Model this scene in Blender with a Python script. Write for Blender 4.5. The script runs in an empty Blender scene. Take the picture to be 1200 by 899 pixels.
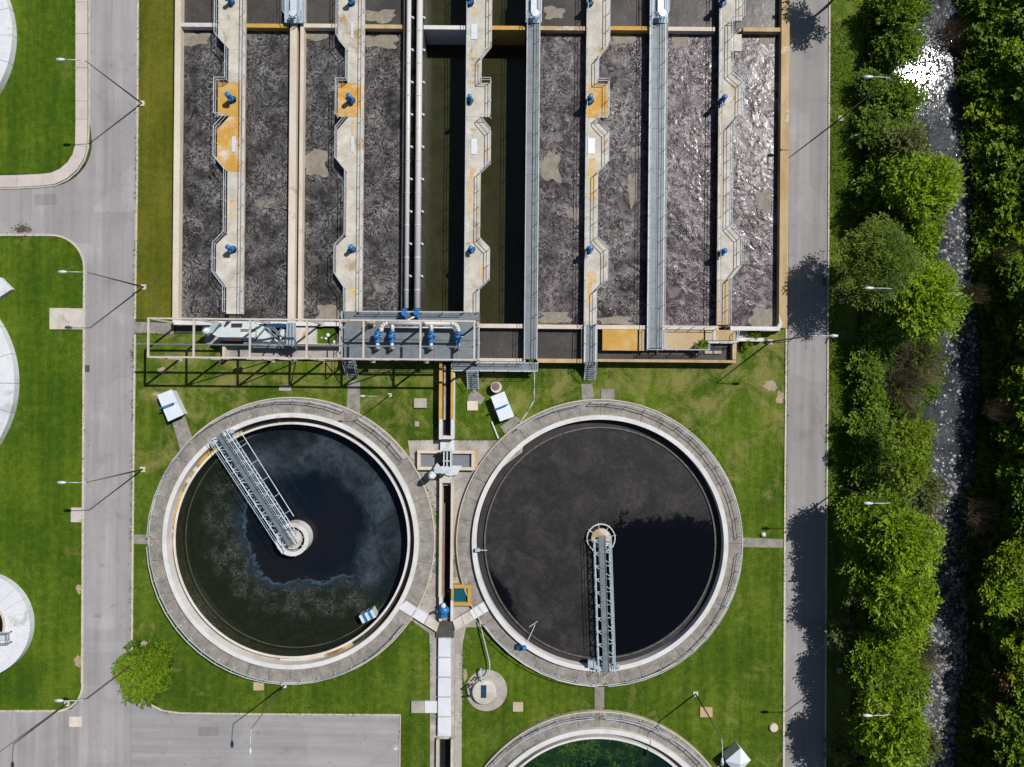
import bpy, bmesh, math, random
import numpy as np
from math import sin, cos, pi, radians, atan2, hypot, sqrt

C = bpy.context.scene
COL = C.collection
random.seed(7)
RNG = np.random.default_rng(11)

# ---------------------------------------------------------------- camera, light
H = 80.0          # camera height in metres
ROT = 0.009       # the site is turned very slightly in the photograph
cam = bpy.data.cameras.new("camera")
cam.lens = 24.0
cam.sensor_width = 36.0
cam.clip_end = 3000.0
camo = bpy.data.objects.new("camera", cam)
camo.location = (0, 0, H)
camo.rotation_euler = (0, 0, ROT)
COL.objects.link(camo)
C.camera = camo

SUN = (0.790 * 0.598, 0.613 * 0.598, 0.802)
world = bpy.data.worlds.new("World")
C.world = world
world.use_nodes = True
wn = world.node_tree
wn.nodes.clear()
sky = wn.nodes.new("ShaderNodeTexSky")
sky.sky_type = 'NISHITA'
sky.sun_disc = False
sky.sun_elevation = math.asin(SUN[2])
sky.sun_rotation = atan2(SUN[0], SUN[1])
sky.air_density = 1.0
sky.dust_density = 0.6
bg = wn.nodes.new("ShaderNodeBackground")
bg.inputs[1].default_value = 0.052
wo = wn.nodes.new("ShaderNodeOutputWorld")
wn.links.new(sky.outputs[0], bg.inputs[0])
wn.links.new(bg.outputs[0], wo.inputs[0])

sl = bpy.data.lights.new("sun", 'SUN')
sl.energy = 4.7
sl.angle = radians(0.5)
sl.color = (1.0, 0.965, 0.92)
so = bpy.data.objects.new("sun", sl)
from mathutils import Vector, Matrix
so.rotation_euler = Vector(SUN).to_track_quat('Z', 'Y').to_euler()
so.location = (60, 50, 90)
COL.objects.link(so)

C.view_settings.view_transform = 'Standard'
C.view_settings.look = 'None'
C.view_settings.exposure = 0.0
C.view_settings.gamma = 1.0
C.view_settings.use_curve_mapping = False
C.render.resolution_x = 1024
C.render.resolution_y = 767

# ---------------------------------------------------------------- materials
def newmat(name):
    m = bpy.data.materials.new(name)
    m.use_nodes = True
    nt = m.node_tree
    nt.nodes.clear()
    out = nt.nodes.new("ShaderNodeOutputMaterial")
    b = nt.nodes.new("ShaderNodeBsdfPrincipled")
    nt.links.new(b.outputs[0], out.inputs[0])
    return m, nt, b, out

def N(nt, t, **kw):
    n = nt.nodes.new(t)
    for k, v in kw.items():
        if k.startswith('i_'):
            key = k[2:]
            key = int(key) if key.isdigit() else key
            n.inputs[key].default_value = v
        else:
            setattr(n, k, v)
    return n

def L(nt, a, b): nt.links.new(a, b)

def coords(nt, scale=(1, 1, 1)):
    g = N(nt, "ShaderNodeNewGeometry")
    mp = N(nt, "ShaderNodeMapping")
    mp.inputs['Scale'].default_value = scale
    L(nt, g.outputs['Position'], mp.inputs[0])
    return mp.outputs[0]

def noise(nt, vec, scale, detail=4, rough=0.55, dist=0.0):
    n = N(nt, "ShaderNodeTexNoise")
    n.inputs['Scale'].default_value = scale
    n.inputs['Detail'].default_value = detail
    n.inputs['Roughness'].default_value = rough
    n.inputs['Distortion'].default_value = dist
    L(nt, vec, n.inputs['Vector'])
    return n.outputs[0]

def ramp(nt, fac, stops, interp='LINEAR'):
    r = N(nt, "ShaderNodeValToRGB")
    cr = r.color_ramp
    cr.interpolation = interp
    while len(cr.elements) < len(stops): cr.elements.new(0.5)
    for e, (p, c) in zip(cr.elements, stops):
        e.position = p
        e.color = (c[0], c[1], c[2], 1) if not isinstance(c, (int, float)) else (c, c, c, 1)
    L(nt, fac, r.inputs[0])
    return r.outputs[0]

def mix(nt, fac, a, b, mode='MIX'):
    m = N(nt, "ShaderNodeMix", data_type='RGBA', blend_type=mode)
    if isinstance(fac, (int, float)): m.inputs[0].default_value = fac
    else: L(nt, fac, m.inputs[0])
    for s, v in ((6, a), (7, b)):
        if isinstance(v, tuple): m.inputs[s].default_value = (v[0], v[1], v[2], 1)
        else: L(nt, v, m.inputs[s])
    return m.outputs[2]

def math_(nt, op, a, b=None, clamp=False):
    m = N(nt, "ShaderNodeMath", operation=op, use_clamp=clamp)
    for i, v in enumerate((a, b)):
        if v is None: continue
        if isinstance(v, (int, float)): m.inputs[i].default_value = v
        else: L(nt, v, m.inputs[i])
    return m.outputs[0]

def bump(nt, bsdf, h, strength, dist=0.1):
    b = N(nt, "ShaderNodeBump")
    b.inputs['Strength'].default_value = strength
    b.inputs['Distance'].default_value = dist
    L(nt, h, b.inputs['Height'])
    L(nt, b.outputs[0], bsdf.inputs['Normal'])

def surf(name, c1, c2, scale=1.0, stretch=(1, 1, 1), rough=0.85, metal=0.0, stain=None, stain_amt=0.5,
         stain_scale=0.35, bumpy=0.3, c3=None, fine=9.0, lines=None):
    """A weathered surface: broad patches, medium mottling, grain and shaped stains."""
    m, nt, b, out = newmat(name)
    v = coords(nt, stretch)
    vf = coords(nt)
    n1 = noise(nt, v, scale, 6, 0.62)
    stops = [(0.32, c1), (0.68, c2)] if c3 is None else [(0.3, c1), (0.52, c2), (0.72, c3)]
    col = ramp(nt, n1, stops)
    n2 = noise(nt, vf, fine, 3, 0.7)
    col = mix(nt, 0.55, col, ramp(nt, n2, [(0.25, 0.55), (0.75, 1.35)]), 'MULTIPLY')
    if stain:
        s = noise(nt, vf, stain_scale, 5, 0.65, 0.4)
        sm = ramp(nt, s, [(1 - stain_amt, 0.0), (min(1.0, 1 - stain_amt + 0.09), 1.0)])
        col = mix(nt, sm, col, stain)
    L(nt, col, b.inputs['Base Color'])
    b.inputs['Roughness'].default_value = rough
    b.inputs['Metallic'].default_value = metal
    if bumpy: bump(nt, b, n2, bumpy, 0.05)
    return m

MAT = {}
MAT['concrete'] = surf('concrete', (.28, .255, .225), (.42, .39, .34), 0.9, stain=(.20, .165, .12), stain_amt=.42, bumpy=.2)
MAT['walk'] = surf('pale_concrete', (.38, .35, .295), (.60, .56, .49), 0.6, stain=(.34, .235, .115), stain_amt=.42, bumpy=.15)
MAT['stained'] = surf('ochre_stained_concrete', (.60, .54, .44), (.52, .29, .055), 0.55, c3=(.46, .24, .03), bumpy=.15, fine=6)
MAT['ochre'] = surf('ochre_lichen_concrete', (.42, .25, .05), (.50, .29, .05), 0.5, c3=(.50, .38, .20), bumpy=.15)
MAT['patch'] = surf('graded_ochre_stain', (.50, .455, .375), (.55, .40, .19), 1.1, c3=(.52, .29, .045), bumpy=.15, fine=5)
MAT['ochre_wall'] = surf('ochre_worn_wall_top', (.36, .235, .10), (.50, .38, .22), 0.6, (1, .3, 1), stain=(.58, .54, .46), stain_amt=.4, bumpy=.2)
MAT['cream'] = surf('cream_concrete_edge', (.52, .44, .35), (.64, .57, .47), 0.5, (1, .35, 1), stain=(.33, .26, .18), stain_amt=.36, bumpy=.15)
MAT['white'] = surf('white_painted_concrete', (.52, .51, .50), (.68, .67, .65), 0.5, stain=(.46, .43, .38), stain_amt=.40, bumpy=.1)
MAT['bright'] = surf('bright_white_concrete', (.56, .58, .62), (.68, .69, .72), 0.25, stain=(.44, .45, .46), stain_amt=.42, bumpy=.05)
MAT['apron'] = surf('grey_concrete_apron', (.17, .155, .135), (.36, .335, .30), 0.30, c3=(.25, .20, .16), stain=(.43, .41, .38), stain_amt=.42, bumpy=.2)
MAT['ringwalk'] = surf('weathered_ring_walk', (.155, .145, .13), (.31, .285, .255), 1.1, stain=(.42, .40, .37), stain_amt=.36, stain_scale=.7, bumpy=.25)
MAT['kerb'] = surf('kerb_concrete', (.42, .37, .29), (.58, .53, .44), 1.2, stain=(.20, .16, .10), stain_amt=.36, stain_scale=1.2, bumpy=.2)
MAT['pave'] = surf('pinkish_pavement', (.46, .40, .37), (.56, .50, .46), 0.5, stain=(.36, .31, .28), stain_amt=.36, bumpy=.15)
MAT['darkwall'] = surf('damp_tank_wall', (.035, .035, .030), (.085, .080, .065), 0.6, (1, 1, .3), bumpy=.2, rough=.6)
MAT['algae_shade'] = surf('algae_and_painted_shade', (.016, .020, .008), (.045, .042, .020), 1.2, rough=.5, bumpy=.3)  # algae on the tank faces, also the shade painted in the west launder
MAT['launder'] = surf('launder_channel_bed', (.060, .050, .014), (.34, .19, .035), 0.5, c3=(.55, .44, .30), bumpy=.3, fine=4)
MAT['sludge'] = surf('dark_scum_layer', (.011, .010, .010), (.021, .019, .018), 0.30, c3=(.042, .037, .035), rough=.7, stain=(.011, .010, .011), stain_amt=.44, stain_scale=.55, bumpy=.9, fine=3.2)
MAT['weir'] = surf('scummed_weir_edge', (.045, .042, .040), (.14, .13, .12), 2.5, rough=.6, bumpy=.3)
MAT['tan'] = surf('tan_concrete_slab', (.40, .27, .13), (.46, .34, .20), 0.35, c3=(.42, .40, .37), bumpy=.1)
MAT['steel'] = surf('galvanised_steel', (.125, .150, .165), (.185, .215, .235), 1.3, rough=.5, metal=.15, bumpy=0)
MAT['rail'] = surf('pale_railing_steel', (.40, .45, .50), (.58, .62, .66), 1.5, rough=.45, metal=.1, bumpy=0)
MAT['bridge'] = surf('pale_blue_bridge_paint', (.36, .45, .52), (.54, .62, .68), 1.5, rough=.45, metal=.1, bumpy=0)
MAT['gantry'] = surf('cream_painted_steel', (.46, .41, .36), (.58, .53, .48), 1.0, rough=.6, stain=(.42, .22, .12), stain_amt=.40, stain_scale=1.0, bumpy=0)
MAT['pipe'] = surf('white_pipe_paint', (.50, .50, .49), (.60, .59, .57), 0.6, (2, .3, 1), rough=.45, stain=(.45, .42, .36), stain_amt=.38, bumpy=0)
MAT['blue'] = surf('blue_machine_enamel', (.010, .12, .36), (.020, .20, .50), 1.6, rough=.38, stain=(.05, .10, .18), stain_amt=.34, stain_scale=2.0, bumpy=0)
MAT['darkblue'] = surf('dark_blue_enamel', (.008, .04, .09), (.012, .06, .13), 2.0, rough=.4, bumpy=0)
MAT['sheet'] = surf('white_sheet_metal', (.50, .54, .55), (.62, .65, .65), 0.8, rough=.45, stain=(.45, .42, .34), stain_amt=.34, bumpy=0)
MAT['hatch'] = surf('pale_aluminium_hatch', (.58, .63, .68), (.68, .72, .76), 1.0, rough=.4, metal=.2, bumpy=0)
MAT['pole'] = surf('weathered_pole_steel', (.12, .085, .07), (.19, .14, .12), 1.5, rough=.6, metal=.2, bumpy=0)
MAT['lamp'] = surf('lamp_head_enamel', (.48, .51, .53), (.58, .60, .62), 2.0, rough=.35, bumpy=0)
MAT['rust'] = surf('rusty_paint', (.22, .05, .02), (.32, .09, .04), 3.0, rough=.7, bumpy=0)
MAT['dark'] = surf('blackened_steel', (.02, .022, .025), (.04, .042, .045), 2.0, rough=.5, bumpy=0)
MAT['brown'] = surf('brown_lid', (.13, .085, .065), (.20, .14, .11), 2.0, rough=.7)
MAT['bark'] = surf('tree_bark', (.06, .045, .035), (.13, .10, .075), 3.0, rough=.9)
MAT['twig'] = surf('bare_twigs', (.15, .115, .075), (.24, .19, .13), 2.0, rough=.9, bumpy=0)
MAT['stone'] = surf('stream_stone', (.10, .10, .10), (.34, .33, .32), 1.5, rough=.45, bumpy=.2)
MAT['roof'] = surf('pale_roof_sheet', (.60, .66, .74), (.68, .73, .80), 0.8, rough=.5, bumpy=0)
MAT['dirt'] = surf('bare_dirt', (.26, .20, .13), (.40, .32, .22), 1.5, bumpy=.4)

# asphalt, with tyre-worn bands, cracks and repairs
def asphalt(name, c1, c2, along):
    m, nt, b, out = newmat(name)
    v = coords(nt)
    vs = coords(nt, (1, .04, 1) if along == 'y' else (.04, 1, 1))
    n1 = noise(nt, vs, .55, 4, .6)
    col = ramp(nt, n1, [(.3, c1), (.7, c2)])
    n0 = noise(nt, v, .22, 6, .65, .3)
    col = mix(nt, .9, col, ramp(nt, n0, [(.28, .70), (.42, .95), (.58, 1.02), (.75, 1.22)]), 'MULTIPLY')
    nb = noise(nt, vs, 1.6, 3, .5)
    col = mix(nt, .8, col, ramp(nt, nb, [(.30, .86), (.70, 1.10)]), 'MULTIPLY')
    vp = N(nt, "ShaderNodeTexVoronoi", feature='F1', distance='CHEBYCHEV'); vp.inputs['Scale'].default_value = .085; vp.inputs['Randomness'].default_value = .9
    L(nt, v, vp.inputs['Vector'])
    sc = N(nt, "ShaderNodeSeparateColor"); L(nt, vp.outputs['Color'], sc.inputs[0])
    col = mix(nt, .8, col, ramp(nt, sc.outputs[0], [(.0, .90), (.5, 1.0), (.9, 1.08)], 'CONSTANT'), 'MULTIPLY')
    no = noise(nt, v, .9, 4, .6)
    col = mix(nt, ramp(nt, no, [(.69, 0.0), (.76, .55)]), col, (.13, .12, .115))
    n2 = noise(nt, v, 14, 3, .8)
    col = mix(nt, .5, col, ramp(nt, n2, [(.2, .72), (.8, 1.25)]), 'MULTIPLY')
    vo = N(nt, "ShaderNodeTexVoronoi", feature='DISTANCE_TO_EDGE')
    vo.inputs['Scale'].default_value = .13
    nd = noise(nt, v, .8, 4, .6)
    off = N(nt, "ShaderNodeVectorMath", operation='MULTIPLY_ADD')
    g = N(nt, "ShaderNodeTexNoise"); g.inputs['Scale'].default_value = 1.0; L(nt, v, g.inputs['Vector'])
    off.inputs[1].default_value = (1.6, 1.6, 0)
    L(nt, g.outputs['Color'], off.inputs[0]); L(nt, v, off.inputs[2])
    L(nt, off.outputs[0], vo.inputs['Vector'])
    cr = ramp(nt, vo.outputs['Distance'], [(0.0, 1.0), (.006, 0.0)])
    msk = ramp(nt, nd, [(.5, 0.0), (.6, .55)])
    cm = mix(nt, 1.0, cr, msk, 'MULTIPLY')
    col = mix(nt, cm, col, (.10, .09, .085))
    L(nt, col, b.inputs['Base Color'])
    b.inputs['Roughness'].default_value = .9
    bump(nt, b, n2, .25, .03)
    return m
MAT['asphalt'] = asphalt('old_grey_asphalt', (.270, .258, .260), (.350, .334, .338), 'y')
MAT['asphalt_e'] = asphalt('east_road_asphalt', (.245, .235, .232), (.300, .288, .284), 'y')
MAT['lot'] = asphalt('parking_lot_asphalt', (.27, .262, .268), (.35, .335, .34), 'x')

def grassmat(name, dark, mid, light, straw, straw_amt, mow='y', north=False):
    m, nt, b, out = newmat(name)
    v = coords(nt)
    n1 = noise(nt, v, .10, 5, .6, .3)
    n2 = noise(nt, v, 1.3, 5, .7)
    n3 = noise(nt, v, 8.0, 4, .75)
    vm = coords(nt, (1, .06, 1) if mow == 'y' else (.06, 1, 1))
    n4 = noise(nt, vm, .9, 3, .6)
    s = math_(nt, 'ADD', math_(nt, 'MULTIPLY', n1, .34), math_(nt, 'MULTIPLY', n2, .28))
    s = math_(nt, 'ADD', s, math_(nt, 'MULTIPLY', n4, .24))
    s = math_(nt, 'ADD', s, math_(nt, 'MULTIPLY', n3, .14))
    col = ramp(nt, s, [(.43, dark), (.50, mid), (.57, light)])
    n5 = noise(nt, v, .28, 6, .75, .6)
    if north:      # thinner, yellower turf towards the north edge of this lawn
        sp = N(nt, "ShaderNodeSeparateXYZ"); L(nt, v, sp.inputs[0])
        gr = N(nt, "ShaderNodeMapRange"); gr.inputs[1].default_value = -18; gr.inputs[2].default_value = 2
        gr.inputs[3].default_value = 0; gr.inputs[4].default_value = .13
        L(nt, sp.outputs[1], gr.inputs[0])
        n5 = math_(nt, 'ADD', n5, gr.outputs[0])
    sm = ramp(nt, n5, [(1 - straw_amt, 0.0), (1 - straw_amt + .16, .75)])
    col = mix(nt, sm, col, straw)
    col = mix(nt, .75, col, ramp(nt, n3, [(.25, .45), (.75, 1.5)]), 'MULTIPLY')
    L(nt, col, b.inputs['Base Color'])
    b.inputs['Roughness'].default_value = .95
    b.inputs['Specular IOR Level'].default_value = .15
    bump(nt, b, n3, .8, .12)
    return m
MAT['grass'] = grassmat('mown_grass', (.034, .078, .003), (.058, .110, .004), (.100, .150, .010), (.17, .18, .045), .42)
MAT['grass_olive'] = grassmat('olive_grass_strip', (.068, .080, .006), (.095, .105, .008), (.135, .135, .015), (.17, .16, .035), .40)
MAT['grass_dry'] = grassmat('patchy_lawn', (.048, .098, .008), (.075, .130, .012), (.130, .175, .028), (.27, .25, .10), .44, 'x')
MAT['lawn_mid'] = grassmat('central_lawn', (.036, .074, .004), (.062, .108, .006), (.110, .155, .014), (.24, .22, .07), .43, 'y', True)
MAT['ground'] = grassmat('rough_bank_ground', (.020, .040, .006), (.040, .070, .012), (.075, .095, .022), (.16, .125, .075), .42)
MAT['verge'] = grassmat('verge_grass', (.045, .085, .006), (.080, .125, .010), (.15, .18, .03), (.30, .26, .13), .45)

# churning brown-grey liquor with foam trails
def liquor(name, base1, base2, foam, foam_amt, wave, rough=.22, thin=.045, scale=.85, calm=True, wscale=1.0, cells=0):
    m, nt, b, out = newmat(name)
    v = coords(nt)
    n1 = noise(nt, v, .30, 5, .6, .8)
    col = ramp(nt, n1, [(.3, base1), (.7, base2)])
    n2 = noise(nt, v, scale, 5, .60, 3.2)
    d = math_(nt, 'ABSOLUTE', math_(nt, 'SUBTRACT', n2, .5))
    line = ramp(nt, d, [(0.0, 1.0), (thin, 0.0)])
    n3 = noise(nt, v, 2.4, 3, .6, 1.2)
    d3 = math_(nt, 'ABSOLUTE', math_(nt, 'SUBTRACT', n3, .5))
    line2 = ramp(nt, d3, [(0.0, .8), (thin, 0.0)])
    ln = mix(nt, 1.0, line, line2, 'LIGHTEN')
    msk = ramp(nt, noise(nt, v, .33, 4, .6), [(.36, .06), (.60, 1.0)])
    fm = math_(nt, 'MULTIPLY', mix(nt, 1.0, ln, msk, 'MULTIPLY'), foam_amt)
    col = mix(nt, fm, col, foam)
    if calm:   # tan rafts of settled scum
        n6 = noise(nt, v, .16, 4, .55, .5)
        raft = ramp(nt, n6, [(.665, 0.0), (.69, 1.0)])
        col = mix(nt, raft, col, (.20, .175, .14))
    h = noise(nt, v, wscale, 2, .5, 1.6)
    if cells:      # rounded boils and curling ridges
        wn_ = N(nt, "ShaderNodeTexNoise"); wn_.inputs['Scale'].default_value = .45; wn_.inputs['Detail'].default_value = 3; L(nt, v, wn_.inputs['Vector'])
        wv = N(nt, "ShaderNodeVectorMath", operation='MULTIPLY_ADD'); wv.inputs[1].default_value = (3.6, 3.6, 0)
        L(nt, wn_.outputs['Color'], wv.inputs[0]); L(nt, v, wv.inputs[2])
        vo = N(nt, "ShaderNodeTexVoronoi", feature='SMOOTH_F1'); vo.inputs['Scale'].default_value = 1.05; vo.inputs['Smoothness'].default_value = .35
        L(nt, wv.outputs[0], vo.inputs['Vector'])
        vd = vo.outputs['Distance']
        crest = ramp(nt, vd, [(.10, .85), (.22, .25), (.34, 0.0), (.50, .10), (.66, .6)])
        cm = mix(nt, 1.0, crest, ramp(nt, noise(nt, v, .5, 4, .6), [(.36, .0), (.62, 1.0)]), 'MULTIPLY')
        col = mix(nt, math_(nt, 'MULTIPLY', cm, cells), col, foam)
        h = math_(nt, 'ADD', math_(nt, 'MULTIPLY', h, .5), math_(nt, 'MULTIPLY', vd, -.55))
    L(nt, col, b.inputs['Base Color'])
    b.inputs['Roughness'].default_value = rough
    b.inputs['IOR'].default_value = 1.36
    h = math_(nt, 'ADD', h, math_(nt, 'MULTIPLY', ln, .05))
    calmed = ramp(nt, noise(nt, v, .17, 3, .5, .8), [(.38, .25), (.58, 1.0)])
    h = math_(nt, 'MULTIPLY', h, calmed)
    bump(nt, b, h, 1.0, wave)
    return m
MAT['liquor_w'] = liquor('dark_aerated_liquor', (.013, .0118, .0112), (.030, .027, .0255), (.46, .445, .435), .78, .09, scale=.60, thin=.024, cells=.20)
MAT['liquor_e'] = liquor('rippled_aerated_liquor', (.017, .011, .0125), (.034, .024, .027), (.48, .40, .43), .40, .115, rough=.22, thin=.030, scale=.60, wscale=.8, cells=.50)
MAT['liquor_m'] = liquor('swirling_aerated_liquor', (.017, .013, .0135), (.036, .029, .030), (.46, .41, .41), .60, .09, scale=.6, thin=.026, cells=.42, rough=.18, wscale=1.1)
MAT['liquor_n'] = liquor('still_grey_liquor', (.040, .037, .034), (.068, .063, .058), (.20, .19, .17), .25, .02, rough=.3, calm=True)
MAT['green_water'] = liquor('olive_standing_water', (.020, .021, .007), (.034, .033, .013), (.16, .16, .12), .10, .01, rough=.15, calm=False)
MAT['black_water'] = liquor('black_channel_water', (.006, .006, .006), (.016, .015, .014), (.10, .09, .08), .10, .02, rough=.12, calm=False)
MAT['blue_water'] = liquor('grey_blue_water', (.12, .15, .19), (.20, .20, .21), (.3, .3, .3), .1, .01, rough=.15, calm=False)
MAT['teal_water'] = liquor('teal_water', (.005, .07, .10), (.010, .10, .13), (.1, .2, .22), .1, .01, rough=.15, calm=False)
# clear clarifier water with drifting pale scum films
def clarifier_water(name, base1, base2, film, cx, cy, blobs, speck, speck_amt):
    m, nt, b, out = newmat(name)
    v = coords(nt)
    n0 = noise(nt, v, .12, 4, .55)
    col = ramp(nt, n0, [(.35, base1), (.65, base2)])
    wob = N(nt, "ShaderNodeTexNoise"); wob.inputs['Scale'].default_value = .30
    wob.inputs['Detail'].default_value = 6; wob.inputs['Roughness'].default_value = .65
    L(nt, v, wob.inputs['Vector'])
    o = N(nt, "ShaderNodeVectorMath", operation='MULTIPLY_ADD')
    o.inputs[1].default_value = (7, 7, 0)
    L(nt, wob.outputs['Color'], o.inputs[0]); L(nt, v, o.inputs[2])
    fine = noise(nt, v, 1.1, 6, .7, 1.4)
    for (bx, by, rx, ry, rot, amt, c) in blobs:
        mp = N(nt, "ShaderNodeMapping", vector_type='TEXTURE')
        mp.inputs['Location'].default_value = (bx + 3.5, by + 3.5, 0)
        mp.inputs['Rotation'].default_value = (0, 0, rot)
        mp.inputs['Scale'].default_value = (rx, ry, 1000)
        L(nt, o.outputs[0], mp.inputs[0])
        ln = N(nt, "ShaderNodeVectorMath", operation='LENGTH')
        L(nt, mp.outputs[0], ln.inputs[0])
        k = ramp(nt, ln.outputs['Value'], [(.55, 1.0), (1.0, 0.0)])
        k = mix(nt, 1.0, k, ramp(nt, fine, [(.30, .25), (.60, 1.0)]), 'MULTIPLY')
        col = mix(nt, math_(nt, 'MULTIPLY', k, amt), col, c)
    if speck_amt:
        d = math_(nt, 'ABSOLUTE', math_(nt, 'SUBTRACT', noise(nt, v, 1.5, 5, .7, 1.0), .5))
        ln = ramp(nt, d, [(0, 1.0), (.035, 0.0)])
        mp = N(nt, "ShaderNodeMapping", vector_type='TEXTURE')
        mp.inputs['Location'].default_value = (cx + 3.5, cy + 3.5, 0)
        mp.inputs['Scale'].default_value = (8.0, 8.5, 1000)
        L(nt, o.outputs[0], mp.inputs[0])
        lg = N(nt, "ShaderNodeVectorMath", operation='LENGTH')
        L(nt, mp.outputs[0], lg.inputs[0])
        k = mix(nt, 1.0, ln, ramp(nt, lg.outputs['Value'], [(.6, 1.0), (1.0, 0.0)]), 'MULTIPLY')
        k = mix(nt, 1.0, k, ramp(nt, noise(nt, v, .7, 3, .6), [(.42, 0.0), (.6, 1.0)]), 'MULTIPLY')
        col = mix(nt, math_(nt, 'MULTIPLY', k, speck_amt), col, speck)
    L(nt, col, b.inputs['Base Color'])
    b.inputs['Roughness'].default_value = .10
    b.inputs['IOR'].default_value = 1.33
    bump(nt, b, fine, .25, .01)
    return m

def film_water(name, cx, cy, R, crx, cry, cr):
    """dark clarifier water: a clear navy pool edged by grey-blue film, greener with specks to the south-west"""
    m, nt, b, out = newmat(name)
    v = coords(nt)
    wob = N(nt, "ShaderNodeTexNoise"); wob.inputs['Scale'].default_value = .22
    wob.inputs['Detail'].default_value = 7; wob.inputs['Roughness'].default_value = .62; wob.inputs['Distortion'].default_value = .5
    L(nt, v, wob.inputs['Vector'])
    o = N(nt, "ShaderNodeVectorMath", operation='MULTIPLY_ADD')
    o.inputs[1].default_value = (6.0, 6.0, 0)
    L(nt, wob.outputs['Color'], o.inputs[0]); L(nt, v, o.inputs[2])
    mp = N(nt, "ShaderNodeMapping", vector_type='TEXTURE')
    mp.inputs['Location'].default_value = (crx+3.0, cry+3.0, 0); mp.inputs['Scale'].default_value = (cr, cr*.95, 1000)
    L(nt, o.outputs[0], mp.inputs[0])
    ln = N(nt, "ShaderNodeVectorMath", operation='LENGTH'); L(nt, mp.outputs[0], ln.inputs[0]); r = ln.outputs['Value']
    sp = N(nt, "ShaderNodeSeparateXYZ"); L(nt, mp.outputs[0], sp.inputs[0])
    side = math_(nt, 'ADD', math_(nt, 'MULTIPLY', sp.outputs[0], .62), math_(nt, 'MULTIPLY', sp.outputs[1], .62))   # >0 north-east
    sw = ramp(nt, math_(nt, 'ADD', math_(nt, 'MULTIPLY', side, .5), .5), [(.38, 0.0), (.56, 1.0)])
    fine = noise(nt, v, 1.0, 7, .72, 1.0)
    streak = noise(nt, coords(nt, (1, 1, 1)), 2.2, 5, .7, 1.8)
    col = ramp(nt, noise(nt, v, .10, 3, .5), [(.4, (.0035,.0075,.0135)), (.6, (.0085,.0085,.0125))])
    outer = ramp(nt, fine, [(.32, (.006,.010,.006)), (.6, (.014,.018,.009))])
    rs = math_(nt, 'MULTIPLY', r, .5)
    edge = ramp(nt, rs, [(.42, 0.0), (.64, 1.0)])
    film = mix(nt, 1.0, ramp(nt, fine, [(.36, .30), (.58, 1.0)]), ramp(nt, rs, [(.55, 1.0), (.74, .75), (.84, .12)]), 'MULTIPLY')
    big = ramp(nt, noise(nt, v, .16, 4, .6, .6), [(.40, .15), (.60, 1.0)])
    film = mix(nt, 1.0, film, big, 'MULTIPLY')
    filmc = mix(nt, film, (.006,.009,.012), (.055,.072,.090))
    outc = mix(nt, sw, outer, filmc)
    col = mix(nt, edge, col, outc)
    rim = ramp(nt, rs, [(.490, 0.0), (.505, .9), (.520, .25), (.60, 0.0)])
    rim = mix(nt, 1.0, rim, ramp(nt, fine, [(.34, .15), (.60, .9)]), 'MULTIPLY')
    rim = math_(nt, 'MULTIPLY', rim, ramp(nt, sw, [(0.0, 1.0), (1.0, .22)]))
    col = mix(nt, rim, col, (.070,.115,.165))
    d = math_(nt, 'ABSOLUTE', math_(nt, 'SUBTRACT', streak, .5))
    spk = mix(nt, 1.0, ramp(nt, d, [(0, 1.0), (.030, 0.0)]), ramp(nt, rs, [(.53, 0.0), (.58, 1.0), (.78, .8), (.86, 0.0)]), 'MULTIPLY')
    spk = mix(nt, 1.0, spk, ramp(nt, noise(nt, v, .6, 3, .6), [(.42, .1), (.58, 1.0)]), 'MULTIPLY')
    spk = math_(nt, 'MULTIPLY', spk, ramp(nt, sw, [(0.0, .75), (1.0, .10)]))
    col = mix(nt, spk, col, (.20,.22,.20))
    L(nt, col, b.inputs['Base Color'])
    b.inputs['Roughness'].default_value = .12
    b.inputs['IOR'].default_value = 1.33
    bump(nt, b, fine, .25, .01)
    return m

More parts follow.
